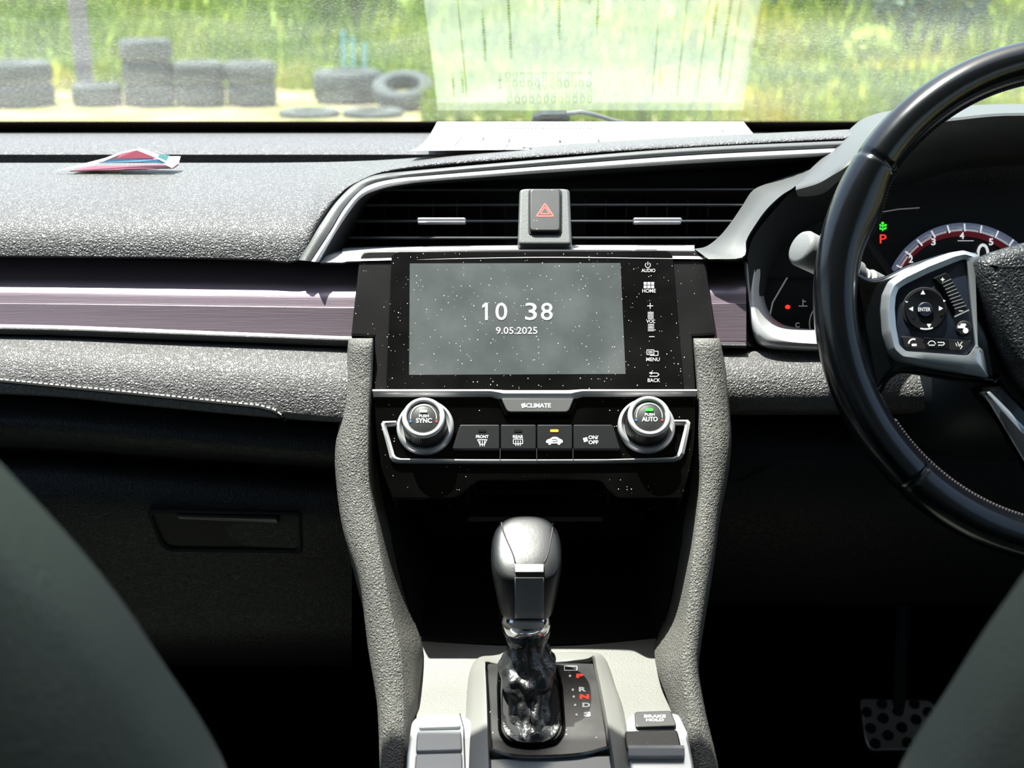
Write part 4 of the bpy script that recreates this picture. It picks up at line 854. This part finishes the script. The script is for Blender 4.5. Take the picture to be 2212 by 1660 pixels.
# ------------------------------------------------------------------ paper sheet on the dash
XL0, XL1, XR0, XR1 = -.085, -.073, .228, .226
pn = thing('paper_sheet', 'large sunlit white printed sheet lying on the dash against the windscreen', 'paper', (.07, 1.16, 1.095))
yn, yf = 1.085, 1.283
def pz(v, u): return 1.25-.1485+.001*math.sin(u*5)*(1-v)-.006*math.sin(v*PI)+.0009*v
def pp_(u, v, h=0): return Vector(((XL0+(XL1-XL0)*v)*(1-u)+(XR0+(XR1-XR0)*v)*u, yn+(yf-yn)*v, pz(v, u)+h))
m = M(); m.loft([[pp_(i/24, 1-j/16) for i in range(25)] for j in range(17)]); m.build('sheet', K['paper'], pn, sol=.0004)
m = M()
def ink(u0, v0, u1, v1, w): 
    n = 8; 
    if abs(u1-u0) < abs(v1-v0): m.loft([[pp_(u0+(u1-u0)*k/n-w*1.15, v0+(v1-v0)*k/n, .0006), pp_(u0+(u1-u0)*k/n+w*1.15, v0+(v1-v0)*k/n, .0006)] for k in range(n+1)])
    else: m.loft([[pp_(u0+(u1-u0)*k/n, v0+w, .0006), pp_(u0+(u1-u0)*k/n, v0-w, .0006)] for k in range(n+1)])
for u, v0 in ((.10, 0), (.78, 0), (.845, 0), (.94, 0), (.70, .55)): ink(u, v0, u, .93, .0012)
rnd = random.Random(3)
for u, va, vb in ((.17, .48, .72), (.25, 0, .7), (.30, .1, .26), (.32, 0, .22), (.38, 0, .23), (.40, .0, .6), (.49, .1, .4), (.515, 0, .58), (.72, .78, .88), (.06, .82, .92), (.09, .82, .9), (.21, .82, .88), (.87, .4, .6), (.91, .35, .85)):
    v = va
    while v < vb:
        l = rnd.uniform(.006, .014); ink(u+rnd.uniform(-.001, .001), v, u, min(vb, v+l), rnd.uniform(.0022, .0045)); v += l+.006
for v in (.845, .935):
    for k in range(12):
        u = .235+.0235*k+(.004 if v > .9 else 0); a, b = .006, .016
        for q in ((u-a, v-b, u-a, v+b), (u+a, v-b, u+a, v+b)): ink(*q, .0020)
        ink(u-a, v-b, u+a, v-b, .004); ink(u-a, v+b, u+a, v+b, .004)
m.build('printed_marks', K['ink'], pn, smooth=False)
# ------------------------------------------------------------------ folded leaflet
lf_ = thing('folded_leaflet', 'folded red and white leaflet lying on the passenger side of the dash', 'leaflet', W(255, 365, 1.1))
def lq(mm, pts, t=.0006):
    v = [W(*p) for p in pts]; n_ = (v[1]-v[0]).cross(v[2]-v[0]).normalized()*t; k = len(v)
    mm.add(v+[p-n_ for p in v], [list(range(k)), list(range(k, 2*k))[::-1]]+[[i, i+k, (i+1) % k+k, (i+1) % k] for i in range(k)])
K['lred'] = noisebump(mat('leaflet_red', (.3, .035, .075), .6), 200, .1); K['lblue'] = mat('leaflet_blue', (.08, .25, .38), .6); K['lteal'] = mat('leaflet_teal', (.25, .6, .6), .6)
m = M(); lq(m, [(150, 370, 1.088), (375, 363, 1.09), (386, 355, 1.10), (200, 359, 1.11)]); m.build('bottom_leaf', K['lred'], lf_, smooth=False)
m = M(); lq(m, [(116, 370, 1.088), (200, 352, 1.092), (262, 328, 1.095), (305, 320, 1.098), (352, 338, 1.096), (390, 338, 1.1), (386, 352, 1.094), (372, 363, 1.088), (345, 350, 1.088), (296, 326, 1.09), (262, 332, 1.09), (205, 356, 1.088)]); m.build('raised_leaf', K['paper'], lf_, smooth=False)
m = M(); lq(m, [(262, 332, 1.0885), (296, 325, 1.0885), (342, 343, 1.087), (252, 343, 1.087)]); m.build('red_print', K['lred'], lf_, smooth=False)
m = M(); lq(m, [(205, 352, 1.0865), (252, 344, 1.0865), (342, 344, 1.0865), (362, 354, 1.0865), (300, 350, 1.086), (240, 351, 1.086)]); m.build('blue_print', K['lblue'], lf_, smooth=False)
m = M(); lq(m, [(346, 333, 1.086), (366, 336, 1.086), (360, 349, 1.086), (340, 340, 1.086)]); m.build('teal_print', K['lteal'], lf_, smooth=False)

# ------------------------------------------------------------------ seats
def seat(px_edge, side, label, dd, cx):
    s = thing('front_seat', label, 'car seat', (cx, .45, .35), 'front seats')
    fw = Vector((0, -math.sin(math.radians(14)), math.cos(math.radians(14))))
    o = W(px_edge[-1][0], px_edge[-1][1], dd); pl = Pl(o, Vector((1, 0, 0)), fw)
    e = [pl.at(x, y) for x, y in px_edge]
    off = cx-o.x
    half = e+[(e[-1][0]-side*-.0, e[-1][1]-.12), (e[-1][0]-side*.005, e[-1][1]-.24)]
    # mirror about the seat's own centre line
    topp = (off-side*-.08*-1, e[0][1]+.075)
    line = [(off+side*-.10*-1 if False else off-(-side)*.13, e[0][1]+.05)]+half
    other = [(2*off-x, y) for x, y in line][::-1]
    outl = line+other
    if side < 0: pass
    L = [Vector((x, y, 0)) for x, y in outl]; 
    m = M(); m.prism(pl, rp([tuple(v[:2]) for v in L], .03, 4), 0, .13, .09, 10, True); m.build('backrest', K['seat'], s, sharp=0)
    bo = [((x-off)*.72+off, (y-.1)*.86+.04) for x, y in [tuple(v[:2]) for v in L]]
    m = M(); m.prism(pl, rp([(off-.12, e[0][1]+.08), (off+.12, e[0][1]+.08), (off+.13, e[0][1]+.20), (off+.09, e[0][1]+.26), (off-.09, e[0][1]+.26), (off-.13, e[0][1]+.20)], .03), -.05, .04, .035, 6, True); m.build('headrest', K['seat'], s, sharp=0)
    q = pl.P(off, e[-1][1]-.30, 0); m = M(); rows = []
    for yy, hz in ((-.05, .0), (-.02, .04), (.1, .05), (.22, .055), (.3, .04), (.32, 0)):
        rows.append([Vector((cx+x, q.y+yy, q.z-.05+z*(hz if z > 0 else .06))) for x, z in ((-.24, -1), (-.26, 0), (-.24, 1.2), (-.15, .9), (0, .8), (.15, .9), (.24, 1.2), (.26, 0), (.24, -1))])
    m.loft(rows, close=True, caps=True); m.build('cushion', K['seat'], s, sharp=80, sub=1)
    return s
seat([(-60, 950), (0, 1000), (100, 1105), (190, 1205), (280, 1320), (350, 1430), (420, 1530), (495, 1660)], 1, 'leather passenger seat, its pale rounded shoulder at lower left of the view', .52, -.37)
seat([(2290, 1130), (2212, 1240), (2120, 1370), (2040, 1500), (1985, 1580), (1940, 1660)], -1, 'black leather driver seat, its shoulder at lower right below the steering wheel', .52, .42)

# ------------------------------------------------------------------ outside
GZ = 0.0
K['ground'] = mat('sandy_ground', (.5, .4, .25), .95); t, Nn, Ln, b = nodes(K['ground']); n = Nn.new('ShaderNodeTexNoise'); n.inputs['Scale'].default_value = 1.3; n.inputs['Detail'].default_value = 8; Ln.new(coords(K['ground']), n.inputs[0])
r = ramp(Nn, .38, .62, (.36, .29, .18, 1), (.26, .27, .06, 1)); Ln.new(n.outputs[0], r.inputs[0]); Ln.new(r.outputs[0], b.inputs['Base Color'])
gm = M(); gm.loft([[Vector((x, y, GZ-(.0 if y < 20 else 0))) for x in (-40, -10, 0, 10, 40)] for y in (60, 16, 2, -10)]); st(gm.build('ground', K['ground'], smooth=False))
K['grass'] = mat('grass', (.2, .35, .04), .7); t, Nn, Ln, b = nodes(K['grass'])
n = Nn.new('ShaderNodeTexNoise'); n.inputs['Scale'].default_value = .55; n.inputs['Detail'].default_value = 6; n.inputs['Roughness'].default_value = .7; Ln.new(coords(K['grass']), n.inputs[0])
r = ramp(Nn, .3, .68, (.06, .15, .02, 1), (.42, .42, .05, 1)); e = r.color_ramp.elements.new(.48); e.color = (.26, .42, .04, 1); Ln.new(n.outputs[0], r.inputs[0]); Ln.new(r.outputs[0], b.inputs['Base Color'])
b.inputs['Transmission Weight'].default_value = 0
def hill(x, y): 
    t = max(0, y-14.2); return .02+min(t, 14)*.42*(1-math.exp(-t/1.5))+.25*mnoise.noise(Vector((x*.3, y*.3, 0)))*min(1, t)
m = M(); m.loft([[Vector((-26+1.0*i, 40-.7*j, hill(-26+1.0*i, 40-.7*j) if 40-.7*j > 14.2 else -.01)) for i in range(53)] for j in range(38)]); bk = m.build('hill', K['grass'], sharp=0); bk['kind'] = 'structure'
rnd = random.Random(5); m = M()
for k in range(26000):
    y = 13.6+abs(rnd.gauss(0, 1))*4.5; x = rnd.uniform(-9, 9)*(y/13)
    if k % 5 == 0: y = rnd.uniform(10.6, 14); x = rnd.uniform(-.9, 8)*(y/13)
    z = hill(x, y) if y > 14.2 else 0
    h = rnd.uniform(.25, .75)*(1 if y > 14.5 else .5); w_ = rnd.uniform(.012, .035); a = rnd.uniform(0, PI); dx, dy = math.cos(a)*w_, math.sin(a)*w_; lx, ly = rnd.uniform(-.3, .3)*h, rnd.uniform(-.3, .3)*h
    m.add([(x-dx, y-dy, z), (x+dx, y+dy, z), (x+dx*.8+lx*.4, y+dy*.8+ly*.4, z+h*.6), (x-dx*.8+lx*.4, y-dy*.8+ly*.4, z+h*.6), (x+lx, y+ly, z+h)], [[0, 1, 2, 3], [3, 2, 4]])
K['blade'] = mat('grass_blades', (.28, .42, .05), .6); t, Nn, Ln, b = nodes(K['blade'])
n = Nn.new('ShaderNodeTexNoise'); n.inputs['Scale'].default_value = .8; n.inputs['Detail'].default_value = 5; Ln.new(coords(K['blade']), n.inputs[0])
r = ramp(Nn, .3, .7, (.09, .22, .01, 1), (.62, .55, .03, 1)); e = r.color_ramp.elements.new(.5); e.color = (.31, .44, .015, 1); Ln.new(n.outputs[0], r.inputs[0]); Ln.new(r.outputs[0], b.inputs['Base Color'])
tag(m.build('grass', K['blade'], smooth=False), 'tall sunlit grass covering the bank beyond the windscreen', 'grass', kind='stuff')
# shrubs on the bank
K['leafA'] = mat('leaf_green', (.12, .26, .04), .6); K['leafB'] = mat('leaf_teal', (.12, .22, .12), .6); K['leafC'] = mat('leaf_lime', (.4, .5, .05), .6)
def shrub(px, Y, s, km, label, hfac=1):
    x = (px-1106)/F*Y*1.02; z0 = hill(x, Y) if Y > 14.2 else 0
    o = thing('shrub', label, 'shrub', (x, Y, z0), 'shrubs on the bank')
    st_ = M()
    for k in range(5): a = k*1.26; st_.tube([(x, Y, z0-.05), (x+.25*s*math.cos(a), Y+.25*s*math.sin(a), z0+.7*s*hfac)], .02*s, 5)
    st_.build('stem', K['bark'], o); q = M()
    for k in range(1400):
        u = Vector((rnd.gauss(0, 1), rnd.gauss(0, 1), rnd.gauss(0, 1))).normalized()*rnd.uniform(.55, 1)**.5*s; c = Vector((x+u.x*.7, Y+u.y*.6, z0+(.75*s+u.z*.72)*hfac)); l = rnd.uniform(.05, .10)*s
        a = Vector((rnd.gauss(0, 1), rnd.gauss(0, 1), rnd.gauss(0, 1))).normalized()*l; b_ = a.orthogonal().normalized()*l*.5
        q.add([c-a, c+b_, c+a, c-b_], [[0, 1, 2, 3]])
    q.build('foliage', km, o, smooth=False)
K['bark'] = mat('bark', (.2, .14, .09), .9)
shrub(1960, 15.5, 1.0, K['leafB'], 'grey-green bush on the bank at the far right, behind the wheel rim')
shrub(1700, 16.5, 1.1, K['leafA'], 'dark green bush just right of the reflected paper')
shrub(1842, 14.5, .4, K['leafC'], 'small lime bush between the two larger right-hand bushes')
shrub(1350, 17, .9, K['leafC'], 'bright lime bush seen through the reflected paper')
shrub(760, 16.5, .9, K['leafC'], 'lime green bush on the bank left of the reflected paper')
shrub(420, 17.5, 1.2, K['leafA'], 'wide green bush on the bank above the row of tyres')
shrub(40, 17, 1.3, K['leafB'], 'grey-green bush at far left, left of the post')
# tyres
K['tyre'] = mat('dusty_rubber', (.085, .10, .098), .9)
def tyre(px, py, wpx, label, z0=None, Y=None, hgt=.25, tilt=0, grp='old tyres on the verge'):
    # stands on the ground below pixel (px, py) unless given a base height
    r_ = W(px, py, 1)-CAM
    if Y is None: t_ = -1.25/r_.z
    else: t_ = Y/r_.y
    c = CAM+r_*t_; R_ = wpx/2*t_/F
    if z0 is not None: c.z = z0
    else: c.z = GZ
    c.y += R_*.0
    mm = M(); n = 48; prof = [(.56, .12), (.60, .03), (.75, .0), (.93, .04), (1, .16), (1, .84), (.93, .96), (.75, 1), (.60, .97), (.56, .88)]
    rows = []
    for k in range(n):
        a = 2*PI*k/n; e_ = (1+.018*(k % 2)); rows.append([Vector((R_*f*(e_ if f == 1 else 1)*math.cos(a), R_*f*(e_ if f == 1 else 1)*math.sin(a), hgt*h)) for f, h in prof])
    mm.loft(rows, close=True, cyc=True); 
    for v in mm.v:
        if tilt: v.rotate(Matrix.Rotation(tilt, 3, 'X'))
    if tilt: zz = min(v.z for v in mm.v); 
    mm.v = [v+c-(Vector((0, 0, zz)) if tilt else Vector()) for v in mm.v]
    o = mm.build('tyre', K['tyre'], sharp=50); tag(o, label, 'tyre', grp); return c, R_
h0 = .21
for px, w_, k_, lb in ((38, 160, 2, 'tyre at far left edge'), (217, 112, 1, 'single'), (322, 112, 2, ''), (432, 128, 1, ''), (549, 112, 1, ''), (754, 146, 1, '')):
    pass
ty = 12.2
specs = [(38, 160, 'lower tyre of the leftmost pile, left of the grey post', 0), (38, 156, 'upper tyre of the leftmost pile, left of the grey post', 1),
         (213, 104, 'single tyre just right of the grey post', 0), (326, 106, 'bottom tyre of the tall pile right of the post', 0), (326, 106, 'middle tyre of the tall pile right of the post', 1), (326, 108, 'topmost tyre of the tall pile right of the post', 2),
         (436, 104, 'wide lower tyre right of the tall pile', 0), (436, 106, 'wide upper tyre resting right of the tall pile', 1), (546, 104, 'lower tyre at the right end of the row', 0), (546, 106, 'upper tyre at the right end of the row', 1.0), (754, 146, 'tyre standing alone left of the reflected paper', 0)]
for px, w_, lb, lv in specs:
    tyre(px, 240, w_, lb, z0=lv*.2+.0, Y=ty+(.0 if px != 754 else .3), hgt=.198 if px != 754 else .3)
tyre(872, 226, 130, 'fallen tyre leaning with its hole facing us beside the paper', Y=11.9, z0=0, hgt=.16, tilt=math.radians(22))
tyre(1195, 205, 190, 'tyre faintly visible behind the reflected paper', Y=12.8, z0=0, hgt=.2)
tyre(668, 250, 130, 'flat half-buried tyre in front of and left of the lone tyre', Y=11.3, z0=-.06, hgt=.12)
tyre(806, 251, 130, 'flat half-buried tyre in front of the lone tyre, near the fallen one', Y=11.3, z0=-.06, hgt=.12)
m = M(); pc = W(160, 240, 12.0); pc.z = 0; m.tube([(pc.x, 12.6, 0), (pc.x-.01, 12.6, 1.5), (pc.x, 12.6, 3.0)], .082, 16); tag(m.build('post', mat('post_grey', (.30, .28, .30), .8)), 'grey upright post standing among the tyres', 'post')
K['stake'] = mat('blue_stake', (.2, .55, .6), .6)
for i, px in enumerate((757, 776, 800)):
    x = (px-1106)/F*13.4; m = M(); m.tube([(x, 13.2, -.02), (x+.01, 13.2, .62-.06*i)], .02, 6); tag(m.build('stake', K['stake']), ('leftmost blue stake in the grass behind the lone tyre', 'middle blue stake in the grass behind the lone tyre', 'rightmost, shortest blue stake in the grass behind the lone tyre')[i], 'stake', 'blue stakes in the grass')
x = (1740-1106)/F*12.6; m = M(); m.tube([(x-.5, 12.6, .07), (x-.1, 12.5, .09), (x+.35, 12.4, .07)], .07, 8); tag(m.build('log', mat('log_wood', (.5, .33, .2), .8)), 'brown log on the grass right of the reflected paper', 'log')
# wiper and bonnet
wp = thing('wiper', 'dark windscreen wiper resting on the glass base in front of the paper', 'wiper', GL.P(.04, .0, -.02*sgn))
m = M(); wq = [(x, y+21) for x, y in [(1148, 262), (1152, 250), (1170, 243), (1222, 242), (1232, 252), (1228, 262)]]
m.prism(GL, wq, -.012*sgn, -.008*sgn, 0); m.build('wiper_pivot', K['wip'] if 'wip' in K else K['cap'], wp)
m = M(); m.tube([GL.px(x, y+19, -.010*sgn) for x, y in ((1225, 247), (1255, 244), (1285, 250), (1330, 264), (1400, 275))], .0022, 8); m.build('wiper_arm', K['cap'], wp)
hm = M(); hm.loft([[Vector((x, y, z-.06*(x/.8)**2)) for x in (-.8, -.4, 0, .4, .8)] for y, z in ((2.55, .72), (2.3, .86), (1.9, .95), (1.62, 1.0))]); ho = hm.build('car_bonnet', mat('bonnet_paint', (.5, .5, .5), .3), sol=.02); tag(ho, 'car bonnet hidden just below the base of the windscreen', 'bonnet')
